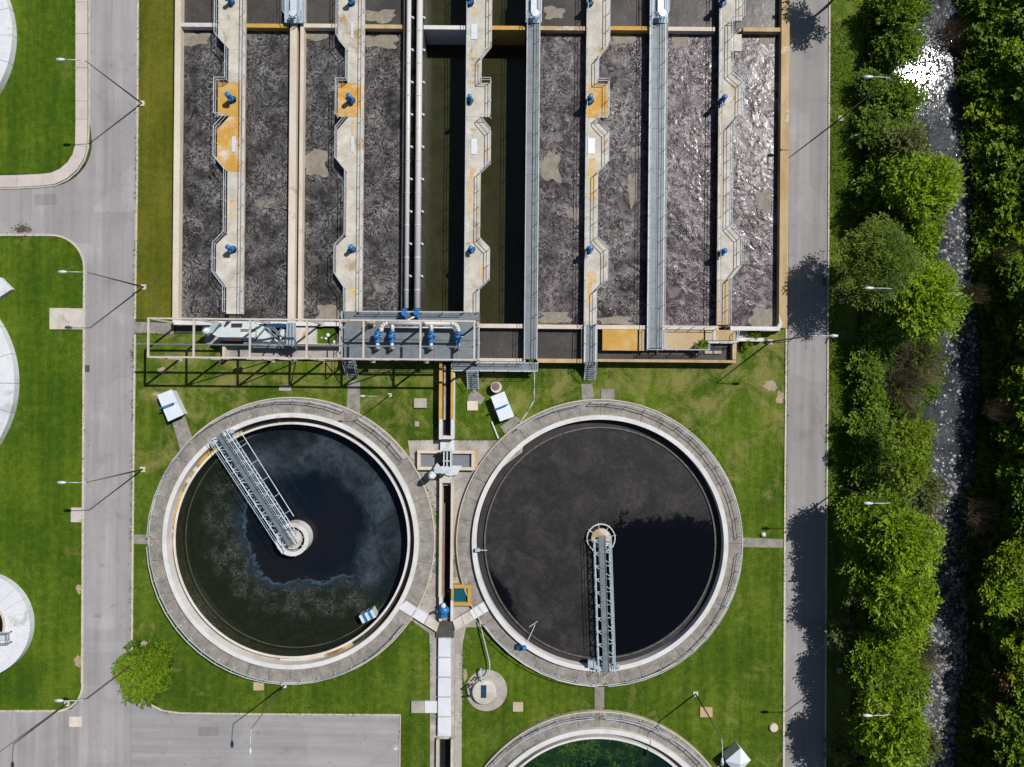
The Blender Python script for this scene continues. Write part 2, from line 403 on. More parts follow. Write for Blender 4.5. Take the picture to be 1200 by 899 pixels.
def scum_water(name, wedge, corner):
    """black water under a thin mottled crust that breaks up towards the open wedge and one corner"""
    m, nt, b, out = newmat(name)
    v = coords(nt)
    sp = N(nt, "ShaderNodeSeparateXYZ"); L(nt, v, sp.inputs[0])
    n_big = noise(nt, v, .28, 6, .68, .8)
    n_fine = noise(nt, v, 1.7, 6, .74, 1.0)
    wob = math_(nt, 'ADD', math_(nt, 'MULTIPLY', math_(nt, 'SUBTRACT', n_big, .5), 5.5), math_(nt, 'MULTIPLY', math_(nt, 'SUBTRACT', n_fine, .5), 4.5))
    dx = math_(nt, 'SUBTRACT', sp.outputs[0], wedge[0])
    dy = math_(nt, 'SUBTRACT', wedge[1], sp.outputs[1])
    d1 = math_(nt, 'MINIMUM', math_(nt, 'MULTIPLY', dx, 2.5), math_(nt, 'ADD', dy, wob))
    mp = N(nt, "ShaderNodeMapping", vector_type='TEXTURE')
    mp.inputs['Location'].default_value = (corner[0], corner[1], 0); mp.inputs['Rotation'].default_value = (0, 0, .55); mp.inputs['Scale'].default_value = (corner[2], corner[3], 1000)
    L(nt, v, mp.inputs[0])
    ln = N(nt, "ShaderNodeVectorMath", operation='LENGTH'); L(nt, mp.outputs[0], ln.inputs[0])
    d2 = math_(nt, 'ADD', math_(nt, 'MULTIPLY', math_(nt, 'SUBTRACT', 1.0, ln.outputs['Value']), 2.6), math_(nt, 'MULTIPLY', wob, .6))
    d = math_(nt, 'MAXIMUM', d1, d2)
    cover = ramp(nt, math_(nt, 'ADD', math_(nt, 'MULTIPLY', d, .25), .5), [(.42, 1.0), (.56, .12), (.74, .0)])
    tone = ramp(nt, n_big, [(.34, (.010, .009, .009)), (.50, (.020, .018, .0178)), (.66, (.040, .036, .0345))])
    tone = mix(nt, .8, tone, ramp(nt, n_fine, [(.28, .45), (.5, 1.0), (.74, 1.7)]), 'MULTIPLY')
    g2 = noise(nt, v, 3.3, 4, .8)
    tone = mix(nt, ramp(nt, g2, [(.66, 0.0), (.72, .7)]), tone, (.11, .10, .098))
    st = noise(nt, v, .75, 5, .7, 2.5)
    ds = math_(nt, 'ABSOLUTE', math_(nt, 'SUBTRACT', st, .5))
    tone = mix(nt, ramp(nt, ds, [(0.0, .75), (.018, 0.0)]), tone, (.010, .009, .009))
    col = mix(nt, cover, (.0026, .0034, .0048), tone)
    L(nt, col, b.inputs['Base Color'])
    L(nt, ramp(nt, cover, [(0.0, .10), (1.0, .62)]), b.inputs['Roughness'])
    b.inputs['IOR'].default_value = 1.33
    bump(nt, b, math_(nt, 'MULTIPLY', n_fine, cover), .9, .06)
    return m

def streamwater():
    m, nt, b, out = newmat('shallow_stream_water')
    v = coords(nt)
    n1 = noise(nt, v, .5, 5, .6, .6)
    col = ramp(nt, n1, [(.3, (.014, .018, .025)), (.55, (.040, .045, .053)), (.75, (.085, .085, .085))])
    n2 = noise(nt, v, 2.0, 5, .72, 1.6)
    d = math_(nt, 'ABSOLUTE', math_(nt, 'SUBTRACT', n2, .5))
    ln = ramp(nt, d, [(0, .8), (.018, 0.0)])
    msk = ramp(nt, noise(nt, v, .25, 4, .6), [(.40, 0.0), (.62, 1.0)])
    col = mix(nt, mix(nt, 1.0, ln, msk, 'MULTIPLY'), col, (.28, .29, .31))
    L(nt, col, b.inputs['Base Color'])
    b.inputs['Roughness'].default_value = .055
    b.inputs['IOR'].default_value = 1.33
    n3 = noise(nt, coords(nt, (1.3, .8, 1)), 1.7, 4, .6, 1.3)
    flatm = ramp(nt, noise(nt, coords(nt, (1.3, .8, 1)), 3.6, 4, .65, .8), [(.46, .010), (.68, 1.0)])
    bump(nt, b, math_(nt, 'MULTIPLY', n3, flatm), 1.0, .078)
    return m
MAT['stream'] = streamwater()

def leafmat(name, dark, light, trans=.42):
    m, nt, b, out = newmat(name)
    a = N(nt, "ShaderNodeAttribute", attribute_name='tint')
    col = ramp(nt, a.outputs['Fac'], [(0.0, dark), (1.0, light)])
    L(nt, col, b.inputs['Base Color'])
    b.inputs['Roughness'].default_value = .55
    b.inputs['Specular IOR Level'].default_value = .3
    t = N(nt, "ShaderNodeBsdfTranslucent")
    L(nt, col, t.inputs[0])
    ms = N(nt, "ShaderNodeMixShader")
    ms.inputs[0].default_value = trans
    L(nt, b.outputs[0], ms.inputs[1]); L(nt, t.outputs[0], ms.inputs[2])
    L(nt, ms.outputs[0], out.inputs[0])
    return m
MAT['leaf_bright'] = leafmat('bright_spring_leaves', (.060, .125, .004), (.340, .480, .012))
MAT['leaf_mid'] = leafmat('mid_green_leaves', (.040, .090, .005), (.240, .370, .014))
MAT['leaf_fine'] = leafmat('feathery_green_leaves', (.050, .095, .010), (.200, .280, .030))
MAT['leaf_dark'] = leafmat('dark_green_leaves', (.028, .062, .005), (.170, .270, .014), .25)
MAT['leaf_lime'] = leafmat('lime_green_leaves', (.120, .200, .005), (.240, .330, .012))
MAT['leaf_olive'] = leafmat('olive_leaves', (.090, .115, .030), (.180, .205, .060))
MAT['leaf_deep'] = leafmat('deep_green_forest_leaves', (.030, .064, .005), (.210, .330, .014), .25)
MAT['leaf_russet'] = leafmat('russet_leaves', (.12, .06, .02), (.22, .11, .05), .25)

# ---------------------------------------------------------------- placing helpers
def P(x, y, z=0.0):
    """photograph point lying at height z -> metres on the site"""
    dx = x - 600.0; dy = y - 449.5
    k = .1 * (H - z) / H
    return ((dx + dy * ROT) * k, -(dy - dx * ROT) * k)

WL = {}      # world location of every object made
class M:
    def __init__(s): s.v = []; s.f = []
    def add(s, vs, fs):
        o = len(s.v); s.v += [tuple(p) for p in vs]; s.f += [tuple(i + o for i in f) for f in fs]; return s
    def box(s, x0, y0, z0, x1, y1, z1):
        x0, x1 = min(x0, x1), max(x0, x1); y0, y1 = min(y0, y1), max(y0, y1)
        return s.add([(x0,y0,z0),(x1,y0,z0),(x1,y1,z0),(x0,y1,z0),(x0,y0,z1),(x1,y0,z1),(x1,y1,z1),(x0,y1,z1)],
                     [(0,3,2,1),(4,5,6,7),(0,1,5,4),(1,2,6,5),(2,3,7,6),(3,0,4,7)])
    def pbox(s, x0, y0, x1, y1, z0, z1):
        """box whose TOP outline is read from the photograph"""
        xm, ym = (x0 + x1) / 2, (y0 + y1) / 2
        a, _ = P(x0, ym, z1); b, _ = P(x1, ym, z1); _, c = P(xm, y0, z1); _, d = P(xm, y1, z1)
        return s.box(a, c, z0, b, d, z1)
    def prism(s, pts, z0, z1):
        A = sum(pts[i][0]*pts[(i+1)%len(pts)][1]-pts[(i+1)%len(pts)][0]*pts[i][1] for i in range(len(pts)))
        if A < 0: pts = pts[::-1]
        n = len(pts)
        return s.add([(p[0],p[1],z0) for p in pts]+[(p[0],p[1],z1) for p in pts],
                     [tuple(range(n-1,-1,-1)), tuple(range(n,2*n))]+[(i,(i+1)%n,n+(i+1)%n,n+i) for i in range(n)])
    def tube(s, p, q, r, n=6, r2=None):
        r2 = r if r2 is None else r2
        p = Vector(p); q = Vector(q); d = (q - p)
        if d.length < 1e-6: return s
        d.normalize()
        a = d.cross(Vector((0,0,1)) if abs(d.z) < .95 else Vector((1,0,0))).normalized(); b = d.cross(a)
        V = []
        for c, rr in ((p, r), (q, r2)):
            for i in range(n):
                t = 2*pi*(i+.5)/n
                V.append(c + a*cos(t)*rr + b*sin(t)*rr)
        return s.add(V, [(i,(i+1)%n,n+(i+1)%n,n+i) for i in range(n)]+[tuple(range(n-1,-1,-1)), tuple(range(n,2*n))])
    def path(s, pts, r, n=8):
        for a, b in zip(pts[:-1], pts[1:]): s.tube(a, b, r, n)
        return s
    def lathe(s, c, prof, n=16, axis='z'):
        o = len(s.v); k = len(prof)
        for i in range(n):
            t = 2*pi*i/n
            for (r, h) in prof:
                if axis == 'z': s.v.append((c[0]+r*cos(t), c[1]+r*sin(t), c[2]+h))
                else: s.v.append((c[0]+r*cos(t), c[1]+h, c[2]+r*sin(t)))
        for i in range(n):
            j = (i+1)%n
            for m_ in range(k-1):
                s.f.append((o+i*k+m_, o+j*k+m_, o+j*k+m_+1, o+i*k+m_+1))
        s.f.append(tuple(o+i*k+k-1 for i in range(n)))
        s.f.append(tuple(o+i*k for i in range(n-1,-1,-1)))
        return s
    def arc(s, cx, cy, r0, r1, a0, a1, z0, z1, seg=None):
        """annular wall or slab"""
        full = abs(abs(a1-a0)-2*pi) < 1e-4
        n = seg or max(2, int(abs(a1-a0)/(2*pi)*160))
        o = len(s.v)
        cnt = n if full else n+1
        for i in range(cnt):
            t = a0+(a1-a0)*i/n; c_, s_ = cos(t), sin(t)
            s.v += [(cx+r0*c_,cy+r0*s_,z0),(cx+r1*c_,cy+r1*s_,z0),(cx+r1*c_,cy+r1*s_,z1),(cx+r0*c_,cy+r0*s_,z1)]
        for i in range(n):
            a = o+4*i; b = o+4*((i+1)%cnt)
            for j in range(4):
                jj = (j+1)%4
                s.f.append((a+j,b+j,b+jj,a+jj))
        if not full:
            s.f.append((o,o+1,o+2,o+3)); e = o+4*n; s.f.append((e+3,e+2,e+1,e))
        return s
    def fan(s, cx, cy, r, z, n=96):
        return s.add([(cx+r*cos(2*pi*i/n),cy+r*sin(2*pi*i/n),z) for i in range(n)], [tuple(range(n))])
    def build(s, name, mat, parent=None, smooth=False, **tags):
        vs = np.array(s.v, dtype=float)
        c = (vs.min(0)+vs.max(0))/2
        c[2] = vs[:,2].min()
        me = bpy.data.meshes.new(name)
        me.from_pydata((vs-c).tolist(), [], s.f)
        me.materials.append(MAT[mat] if isinstance(mat, str) else mat)
        if smooth: me.shade_smooth()
        me.update()
        o = bpy.data.objects.new(name, me); COL.objects.link(o)
        place(o, parent, tuple(c))
        for k, t in tags.items(): o[k] = t
        return o

def place(o, parent, w):
    WL[o.name] = w
    if parent is not None:
        o.parent = parent
        p = WL[parent.name]
        o.location = (w[0]-p[0], w[1]-p[1], w[2]-p[2])
    else: o.location = w

def thing(name, label, cat, loc, group=None):
    o = bpy.data.objects.new(name, None); COL.objects.link(o)
    o.empty_display_size = .5
    place(o, None, (loc[0], loc[1], loc[2] if len(loc) > 2 else 0.0))
    o['label'] = label; o['category'] = cat
    if group: o['group'] = group
    return o

def tag(o, label, cat, group=None):
    o['label'] = label; o['category'] = cat
    if group: o['group'] = group
    return o

def struct(o):
    o['kind'] = 'structure'; return o

def dup(root, loc, rz=0.0, label=None, scale=1.0):
    r = root.copy(); COL.objects.link(r); r.location = loc; r.rotation_euler = (0, 0, rz); r.scale = (scale,)*3
    if label: r['label'] = label
    for ch in root.children:
        c = ch.copy(); COL.objects.link(c); c.parent = r
        for g in ch.children:
            d = g.copy(); COL.objects.link(d); d.parent = c
    return r

def sheet(name, mat, outer, holes, z, extra=None, **kw):
    """flat sheet with holes cut out of it"""
    bm = bmesh.new()
    for loop in [outer] + holes:
        vs = [bm.verts.new((p[0], p[1], z)) for p in loop]
        for i in range(len(vs)): bm.edges.new((vs[i], vs[(i+1)%len(vs)]))
    bmesh.ops.triangle_fill(bm, use_beauty=True, use_dissolve=False, edges=bm.edges[:])
    for f in bm.faces:
        if f.normal.z < 0: f.normal_flip()
    if extra:
        ev, ef = extra
        vs = [bm.verts.new(p) for p in ev]
        for f in ef: bm.faces.new([vs[i] for i in f])
    me = bpy.data.meshes.new(name); bm.to_mesh(me); bm.free()
    me.materials.append(MAT[mat])
    o = bpy.data.objects.new(name, me); COL.objects.link(o); WL[o.name] = (0,0,0)
    for k, t in kw.items(): o[k] = t
    return o

def circ(cx, cy, r, n=96): return [(cx+r*cos(2*pi*i/n), cy+r*sin(2*pi*i/n)) for i in range(n)]
def rect(a, b, c, d): return [(a,b),(c,b),(c,d),(a,d)]
def prect(x0, y0, x1, y1, z=0):
    xm, ym = (x0+x1)/2, (y0+y1)/2
    return rect(P(x0,ym,z)[0], P(xm,y1,z)[1], P(x1,ym,z)[0], P(xm,y0,z)[1])

# shared railing pieces: railing (part) > post (sub-part)
def railing(pts, parent, h=1.1, mat='rail', r=.035, every=1.8, closed=False, name='railing'):
    """handrail with a knee rail and upright posts along world points (x,y,z)"""
    m = M()
    segs = list(zip(pts[:-1], pts[1:]))
    for a, b in segs:
        m.tube((a[0],a[1],a[2]+h), (b[0],b[1],b[2]+h), r, 5)
        m.tube((a[0],a[1],a[2]+h*.52), (b[0],b[1],b[2]+h*.52), r*.7, 4)
    rl = m.build(name, mat, parent)
    key = (round(h,2), mat, r)
    if key not in POSTS:
        pm = M(); pm.tube((0,0,0),(0,0,h),r*.9,5); pm.box(-.07,-.07,0,.07,.07,.02)
        po = pm.build('post', mat); me = po.data; bpy.data.objects.remove(po); POSTS[key] = me
    me = POSTS[key]
    dist = 0; last = -9
    spots = [pts[0]]
    acc = 0
    for a, b in segs:
        l = hypot(b[0]-a[0], b[1]-a[1])
        n = max(1, round((l)/every)) if l > every*.6 else 0
        acc += l
        if n:
            for i in range(1, n+1):
                t = i/n; spots.append((a[0]+(b[0]-a[0])*t, a[1]+(b[1]-a[1])*t, a[2]+(b[2]-a[2])*t)); 
            acc = 0
        elif acc > every*.8:
            spots.append(b); acc = 0
    for p in spots:
        o = bpy.data.objects.new('post', me); COL.objects.link(o); place(o, rl, tuple(p))
    return rl
POSTS = {}
# ================================================================ the ground
Z3 = lambda p, z: (p[0], p[1], z)
C1 = P(343.5, 632); C2 = P(702, 634.5); C3 = P(700, 998)
RO, RR = 16.55, 14.85          # ring walk outer radius, white ring wall outer radius
BX0, BX1 = P(203, 200)[0], P(921, 200)[0]
hole_b = rect(BX0, P(560, 379.5)[1], BX1, P(560, -72)[1])
chan1 = prect(517.5, 569, 528, 712)     # channel between the clarifiers
chan2 = prect(514, 866, 527, 1040)
STREAM = [(-300,1100),(0,1098),(45,1092),(90,1082),(130,1094),(170,1106),(225,1122),(300,1116),(370,1127),(430,1126),
          (500,1116),(560,1114),(620,1110),(700,1109),(780,1110),(830,1099),(899,1095),(1200,1090)]
SW = [(-300,22),(0,22),(45,30),(90,38),(130,32),(170,22),(225,14),(300,20),(370,15),(430,22),(500,27),(560,25),(620,24),(700,25),(780,23),(830,21),(899,22),(1200,22)]
ZS = -1.2          # stream surface
SPTS = [P(x, y, ZS) for y, x in STREAM]
def interp(tab, t):
    if t <= tab[0][0]: return tab[0][1]
    for (a, b), (c, d) in zip(tab[:-1], tab[1:]):
        if t <= c: return b + (d-b)*(t-a)/(c-a)
    return tab[-1][1]
SY = sorted([(p[1], p[0]) for p in SPTS]); SWY = sorted([(P(1100, y, ZS)[1], w*.1) for y, w in SW])
def ground_z(x, y):
    cx = interp(SY, y); w = interp(SWY, y)
    d = abs(x-cx)
    wob = .5*sin(x*1.7+y*.9)+.4*sin(y*1.3-x*.6)
    if d < w: return ZS-.35 + .1*wob
    if x < cx:
        t = (d-w)/3.6
        t0 = min(1, max(0, (x-40.2)/1.5))
        return min(0, ZS-.35+(.35-ZS)*min(1, t))+(.12*wob*t0 if t < 1.2 else .05*wob*t0)
    t = (d-w)/4.5
    return ZS-.35+(.65-ZS)*min(1, t)+.15*wob
gx = [40.0+i*.6 for i in range(52)]+[75,90,120,200,450]
gy = [-450,-220,-110,-80]+[-62+i*1.0 for i in range(125)]+[66,80,110,220,450]
ev = []; ef = []
for j, y in enumerate(gy):
    for i, x in enumerate(gx):
        z = 0.0 if i == 0 else ground_z(x, y)
        if x > 75: z = 1.0+.4*sin(x*.05+y*.03)
        ev.append((x, y, z))
for j in range(len(gy)-1):
    for i in range(len(gx)-1):
        a = j*len(gx)+i
        ef.append((a, a+1, a+1+len(gx), a+len(gx)))
allholes = [hole_b, circ(*C1, 15.2), circ(*C2, 15.2), circ(*C3, 15.2), chan1, chan2]
g = sheet('ground', 'ground', rect(-450, -450, 40, 450), allholes, 0.0, (ev, ef), kind='structure')

# ---- lawns, each a mown sheet of its own just above the soil
def lawn(name, mat, photo_pts, holes=[], z=.008):
    return sheet(name, mat, [P(x, y) for x, y in photo_pts], holes, z, kind='structure')
def arcpts(cx, cy, r, a0, a1, n=10):       # photo-space arc, degrees, y down
    return [(cx+r*cos(radians(a0+(a1-a0)*i/n)), cy+r*sin(radians(a0+(a1-a0)*i/n))) for i in range(n+1)]

sheet('lawn', 'grass', [P(*p) for p in [(-900,-900),(90,-900),(89,40),(88,120)]+arcpts(50,165,38,0,90,8)+[(-900,208)]], [], .008, kind='structure')
sheet('lawn', 'grass', [P(*p) for p in [(-900,276)]+arcpts(62,312,35,-90,0,8)+[(98,500),(96,800)]+arcpts(66,803,29,0,90,8)+[(-900,833)]],
      [circ(*P(-26.5,733),6.0,60), circ(*P(-116,448),12.8,72)], .008, kind='structure')
sheet('lawn', 'grass_olive', [P(*p) for p in [(163,-900),(160,374),(202,374),(204,-900)]], [], .008, kind='structure')
# central lawn round both clarifiers
sheet('lawn', 'lawn_mid', [P(*p) for p in [(158,392),(880,392),(921.5,384),(917,1200),(470,1200),(470,837),(200,835),(185,828),(170,815),(155,800)]],
      [circ(*C1,15.6,120), circ(*C2,15.6,120), circ(*C3,15.6,120), chan1, chan2], .012, kind='structure')
sheet('verge', 'verge', [P(*p) for p in [(974,-900),(968,1200),(998,1200),(996,700),(1004,430),(1008,250),(1012,60),(1010,-900)]], [], .010, kind='structure')

# ---- roads
sheet('west_road', 'asphalt', [P(*p) for p in [(107,-900),(105.5,40),(104,130)]+arcpts(56,167,52,0,85,10)+[(-900,222)] + [(-900,273)] + arcpts(60,315,39.5,-90,0,10)
      + [(97.5,600),(96.5,800)] + arcpts(66,803,32,0,90,8)[:0] + [(96,812),(92,823),(84,831),(70,834.5),(-900,835.5),(-900,1300),(154,1300),(154,800),(157,560),(160,250),(163,-900)]],
      [], .020, kind='structure')
sheet('parking_lot', 'lot', [P(*p) for p in [(154.2,806),(165,815),(176,825),(190,834),(215,837),(468,838.5),(466,1300),(154.2,1300)]], [], .020, kind='structure')
sheet('east_road', 'asphalt_e', [P(*p) for p in [(929,-900),(923.5,400),(918.2,900),(915,1300),(964,1300),(967,900),(971,400),(979,-900)]], [], .020, kind='structure')

def kerb(name, pts, w=.2, h=.12, mat='kerb'):
    """low kerb swept along photograph points"""
    q = [P(x, y, h) for x, y in pts]
    m = M(); L_ = []; R_ = []
    for i, p in enumerate(q):
        a = q[max(0, i-1)]; b = q[min(len(q)-1, i+1)]
        dx, dy = b[0]-a[0], b[1]-a[1]; l = hypot(dx, dy); nx, ny = -dy/l*w/2, dx/l*w/2
        L_.append((p[0]+nx, p[1]+ny)); R_.append((p[0]-nx, p[1]-ny))
    n = len(q)
    v = [(a[0],a[1],0) for a in L_]+[(a[0],a[1],h) for a in L_]+[(a[0],a[1],h) for a in R_]+[(a[0],a[1],0) for a in R_]
    f = []
    for i in range(n-1):
        for k in range(3): f.append((k*n+i, (k+1)*n+i, (k+1)*n+i+1, k*n+i+1))
    f += [(0,n,2*n,3*n),(n-1,4*n-1,3*n-1,2*n-1)]
    m.add(v, f)
    return struct(m.build(name, mat))
kerb('kerb', [(163,-300),(160.5,200),(158,374)]); kerb('kerb', [(158,392),(156,560),(154,790)])
kerb('kerb', [(-300,275)]+arcpts(60,314,38.5,-90,0,10)+[(97.5,500),(96.5,700),(96,800)]+arcpts(66,803,30.5,0,90,8)+[(-300,834)], .24)
kerb('kerb', [(176,826),(190,833),(212,836),(300,837),(469,838),(467.5,1000)], .17)
kerb('kerb', [(926,-300),(922.5,300),(920,600),(917,1200)], .22)
kerb('kerb', [(973.5,-300),(971,300),(968.5,700),(966,1200)], .16)

# curved footway beside the west road, laid in slabs
def slab_strip(name, A, B, mat, z1, gap=.012, parent=None):
    for (a, b, c, d) in zip(A[:-1], A[1:], B[1:], B[:-1]):
        pts = [P(*a), P(*b), P(*c), P(*d)]
        cx = sum(p[0] for p in pts)/4; cy = sum(p[1] for p in pts)/4
        pts = [(cx+(p[0]-cx)*(1-gap), cy+(p[1]-cy)*(1-gap)) for p in pts]
        M().prism(pts, 0.0, z1+random.uniform(-.006,.006)).build('slab', mat, parent)
fw = thing('footway', 'pinkish concrete footway curving round the upper lawn beside the west road', 'footway', P(96,120)+(0,))
del fw['label'], fw['category']; fw['kind'] = 'structure'
A = [(89,y) for y in (-70,-35,3,40,80,119,140)]+arcpts(50,165,39,-8,90,6)[1:]+[(20,205.5),(-14,206),(-50,206)]
B = [(103,y) for y in (-70,-35,3,40,80,119,140)]+arcpts(50,165,53,-8,90,6)[1:]+[(20,219.5),(-14,220),(-50,220)]
slab_strip('slab', A, B, 'pave', .10, parent=fw)
kerb('kerb', [(b[0]+1.2, b[1]) if b[1] < 150 else (b[0]+.6, b[1]+1.0) for b in B], .14, .13)

# concrete apron between the clarifiers, with the channel left open
ap = [(478,516),(600,516),(616,500),(612,530),(572,560),(556,600),(552,650),(560,690),(580,712),(566,735),(546,735),(541,760),(541,1100),(504,1100),(504,770),(503,742),(470,718),(484,690),(493,650),(492,600),(484,560)]
sheet('apron', 'apron', [P(*p) for p in ap], [chan1, chan2], .022, kind='structure')
for pts in ([(156.5,377),(204,379),(204,392),(156.5,390)], [(869,630),(921,632),(921,642),(869,641)], [(152,626),(176,627),(176,638),(152,637)],
            [(408,446),(422,446),(422,490),(406,486)], [(202,495),(217,488),(228,520),(212,530)], [(681,450),(694,450),(697,474),(683,474)],
            [(697,800),(708,800),(708,842),(697,842)], [(586,500),(604,488),(620,500),(600,520)], [(549,463),(556,456),(568,466),(564,474),(548,469)]):
    sheet('path', 'ringwalk', [P(*p) for p in pts], [], .030, kind='structure')

# bare patches worn in the turf
def patch(cx, cy, rx, ry, seed):
    r = random.Random(seed)
    pts = [P(cx+rx*cos(t)*r.uniform(.6,1.15), cy+ry*sin(t)*r.uniform(.6,1.15)) for t in [2*pi*i/18 for i in range(18)]]
    sheet('bare_patch', 'dirt', pts, [], .024+.001*seed, kind='structure')
for i, a in enumerate([(903,452,9,8),(914,466,5,9),(190,434,6,4),(183,462,5,3),(92,775,6,8),(93,690,4,6),(979,548,6,4),(857,376,10,8),(170,755,7,5),(545,790,3,9),(168,121,3,3)]): patch(*a, i+1)
# ================================================================ aeration basins
ZW, ZK, ZL = 1.5, 1.7, .68       # wall top, walkway top, liquor level
YN, YS = -70, 378                # north and south ends in the photograph
def U(x, yref=190, z=0): return P(x, yref, z)[0]
def V(y, xref=560, z=0): return P(xref, y, z)[1]
VN, VS = V(YN), V(381)

tk = thing('aeration_tank', 'large rectangular concrete tank block holding the rows of dark aerated basins', 'tank', (0, V(190), 0))
def wall(x0, x1, z1=ZW, mat='cream', y0=YN, y1=381, zb=-2.6, name='tank_wall'):
    m = M().box(U(x0,z=z1), V(y0), zb, U(x1,z=z1), V(y1, z=z1), z1)
    return m.build(name, mat, tk)
wall(203.5, 210.5); wall(338.6, 346.6); wall(350.6, 355.0); wall(914.5, 924.0, mat='ochre_wall')
wall(471.5, 475.5, mat='darkwall'); wall(486.5, 495.0, mat='darkwall')
# cores under the walkways
for x0, x1 in ((270,284),(407,423),(547,560),(618,630.5),(687,699),(764,780),(843,855)):
    wall(x0, x1, ZK-.32, 'darkwall', name='core_wall')
# cross beam, north row, in pieces with the paint they have
beams = [(210.5,254,29,'white'),(286.5,338,30,'ochre'),(355,398,30,'cream'),(426,471,31,'ochre_wall'),(495,545,32,'white'),(576,616,32.5,'ochre'),
         (632,685.5,33,'ochre_wall'),(713,762,33,'ochre'),(783,838,33.8,'cream'),(871,914.5,34.5,'ochre_wall')]
for x0, x1, y, mt in beams:
    M().pbox(x0, y-2.2, x1, y+2.4, ZW-3.6 if x0 in (495,576) else -.2, ZW-.02).build('cross_beam', mt, tk)
# south wall
for x0, x1, y, mt in [(203,402,379,'white'),(562,616,382,'cream'),(630,684,383,'cream'),(699,757,383.5,'cream'),(757,842,384,'cream'),(856,914,385,'white')]:
    M().pbox(x0, y-2.4, x1, y+2.4, -2.6, ZW+.004).build('south_wall', mt, tk)
M().pbox(402, 366, 562, 380, -2.6, ZW-.3).build('south_wall', 'darkwall', tk)
M().box(U(203.5,z=ZW), V(-76,z=ZW), -2.6, U(924,z=ZW), V(-69,z=ZW), ZW+.012).build('north_wall', 'cream', tk)
# chamfered corner by the east road
M().prism([P(913,368,ZW), P(917,380,ZW), P(915,385,ZW), P(909,386,ZW), P(913.5,378,ZW)], 0, ZW+.008).build('corner_block', 'white', tk)

# liquor surfaces, one sheet per basin
def pool(name, mat, x0, x1, y0, y1, z, par=None):
    a, b = U(x0,z=z), U(x1,z=z); c, d = V(y0,z=z), V(y1,z=z)
    o = M().add([(a,c,z),(b,c,z),(b,d,z),(a,d,z)], [(3,2,1,0)]).build(name, mat)
    return struct(o)
for x0, x1, mt in ((206,278,'liquor_w'),(278,343,'liquor_w'),(352,414,'liquor_w'),(414,474,'liquor_w'),
                   (624,693,'liquor_m'),(693,772,'liquor_m'),(772,848,'liquor_e'),(848,920,'liquor_e')):
    pool('basin_liquor', mt, x0, x1, 31, 383, ZL)
    pool('basin_liquor', 'liquor_n', x0, x1, YN, 31, ZL)
pool('gap_channel_water', 'black_water', 343, 353, YN, 380, .1)
pool('pipe_channel_water', 'black_water', 473, 490, YN, 380, -1.2)
pool('drained_basin_water', 'green_water', 490, 552, 31, 380, -2.1)
pool('drained_basin_water', 'green_water', 552, 624, 31, 380, -2.1)
pool('drained_basin_water', 'green_water', 490, 552, YN, 31, -2.1)
pool('drained_basin_water', 'green_water', 552, 624, YN, 31, -2.1)
# patches of foam drifting against the beam
def raft(cx, cy, pts, z, mat='scumtan', label=None):
    q = [P(cx+a, cy+b, z) for a, b in pts]
    o = M().prism(q, z-.03, z+.02).build('foam_raft', mat); o['kind'] = 'stuff'; return o
MAT['scumtan'] = surf('tan_foam_scum', (.19,.165,.13), (.27,.24,.195), 1.2, bumpy=.8, fine=3.5, rough=.8)
def ragged(x0, y0, x1, y1, seed, n=40, amp=.17):
    r = random.Random(seed); out = []
    cx, cy, w, h = (x0+x1)/2, (y0+y1)/2, (x1-x0)/2, (y1-y0)/2
    for i in range(n):
        t = 2*pi*i/n; q = max(abs(cos(t)), abs(sin(t)))**.75
        k = (r.uniform(1-amp*.5, 1+amp*.5)+amp*sin(3*t+seed)*.8+amp*.7*sin(5*t+seed*2))/q
        out.append((cx+w*cos(t)*k, cy+h*sin(t)*k))
    return out
for i, (a, b, c, d, mt) in enumerate([(212,38,244,53,'scumtan'),(355,38,385,47,'scumtan'),(427,41,466,56,'scumtan'),(634,180,656,212,'scumtan'),
        (633,366,668,379,'scumtan'),(716,40,745,52,'scumtan'),(787,41,806,56,'scumtan'),(890,42,908,52,'scumtan'),(887,222,905,248,'scumtan'),(357,176,384,206,'scumtan'),
        (880,362,912,384,'scumtan'),(372,358,398,377,'scumtan'),(638,8,660,22,'scumtan'),(736,205,746,240,'scumtan'),(428,12,462,26,'scumtan'),(703,371,740,380,'scumtan')]):
    pts = [P(x, y, ZL) for x, y in ragged(a, b, c, d, i+40)]
    o = M().prism(pts, ZL-.04, ZL+.03).build('foam_raft', mt); o['kind'] = 'stuff'

# ---- lower row of small tanks south of the beam
for x0, x1, y0, y1, mt in ((560,618,384,424,'liquor_n'),(630,686,386,424,'liquor_n'),(699,864,386,424,'liquor_n')):
    a, b = P(x0, 400, .7)[0], P(x1, 400, .7)[0]; c, d = P((x0+x1)/2, y0, .7)[1], P((x0+x1)/2, y1, .7)[1]
    struct(M().add([(a,d,.7),(b,d,.7),(b,c,.7),(a,c,.7)], [(0,1,2,3)]).build('small_tank_water', mt))
for x0, y0, x1, y1, mt in ((630,420.5,686,425.2,'ochre_wall'),(700,421.5,863,424.6,'ochre_wall'),(858.5,403,863,421.5,'ochre_wall'),(562,420,616,423.4,'cream'),
                           (681,386,686,420.5,'darkwall'),(614,386,618,420,'darkwall')):
    M().pbox(x0, y0, x1, y1, 0, ZW).build('tank_wall', mt, tk)
M().pbox(706, 386.2, 747, 410.8, 1.25, 1.46).build('tank_cover', 'ochre', tk)['label'] = 'ochre yellow tank cover'
M().pbox(749, 386.2, 756, 411, 1.25, 1.44).build('tank_cover', 'tan', tk)
M().pbox(778, 386.6, 824.5, 410, 1.2, 1.45).build('tank_cover', 'tan', tk)
M().pbox(826.5, 386.8, 836, 399, 1.2, 1.44).build('tank_cover', 'tan', tk)
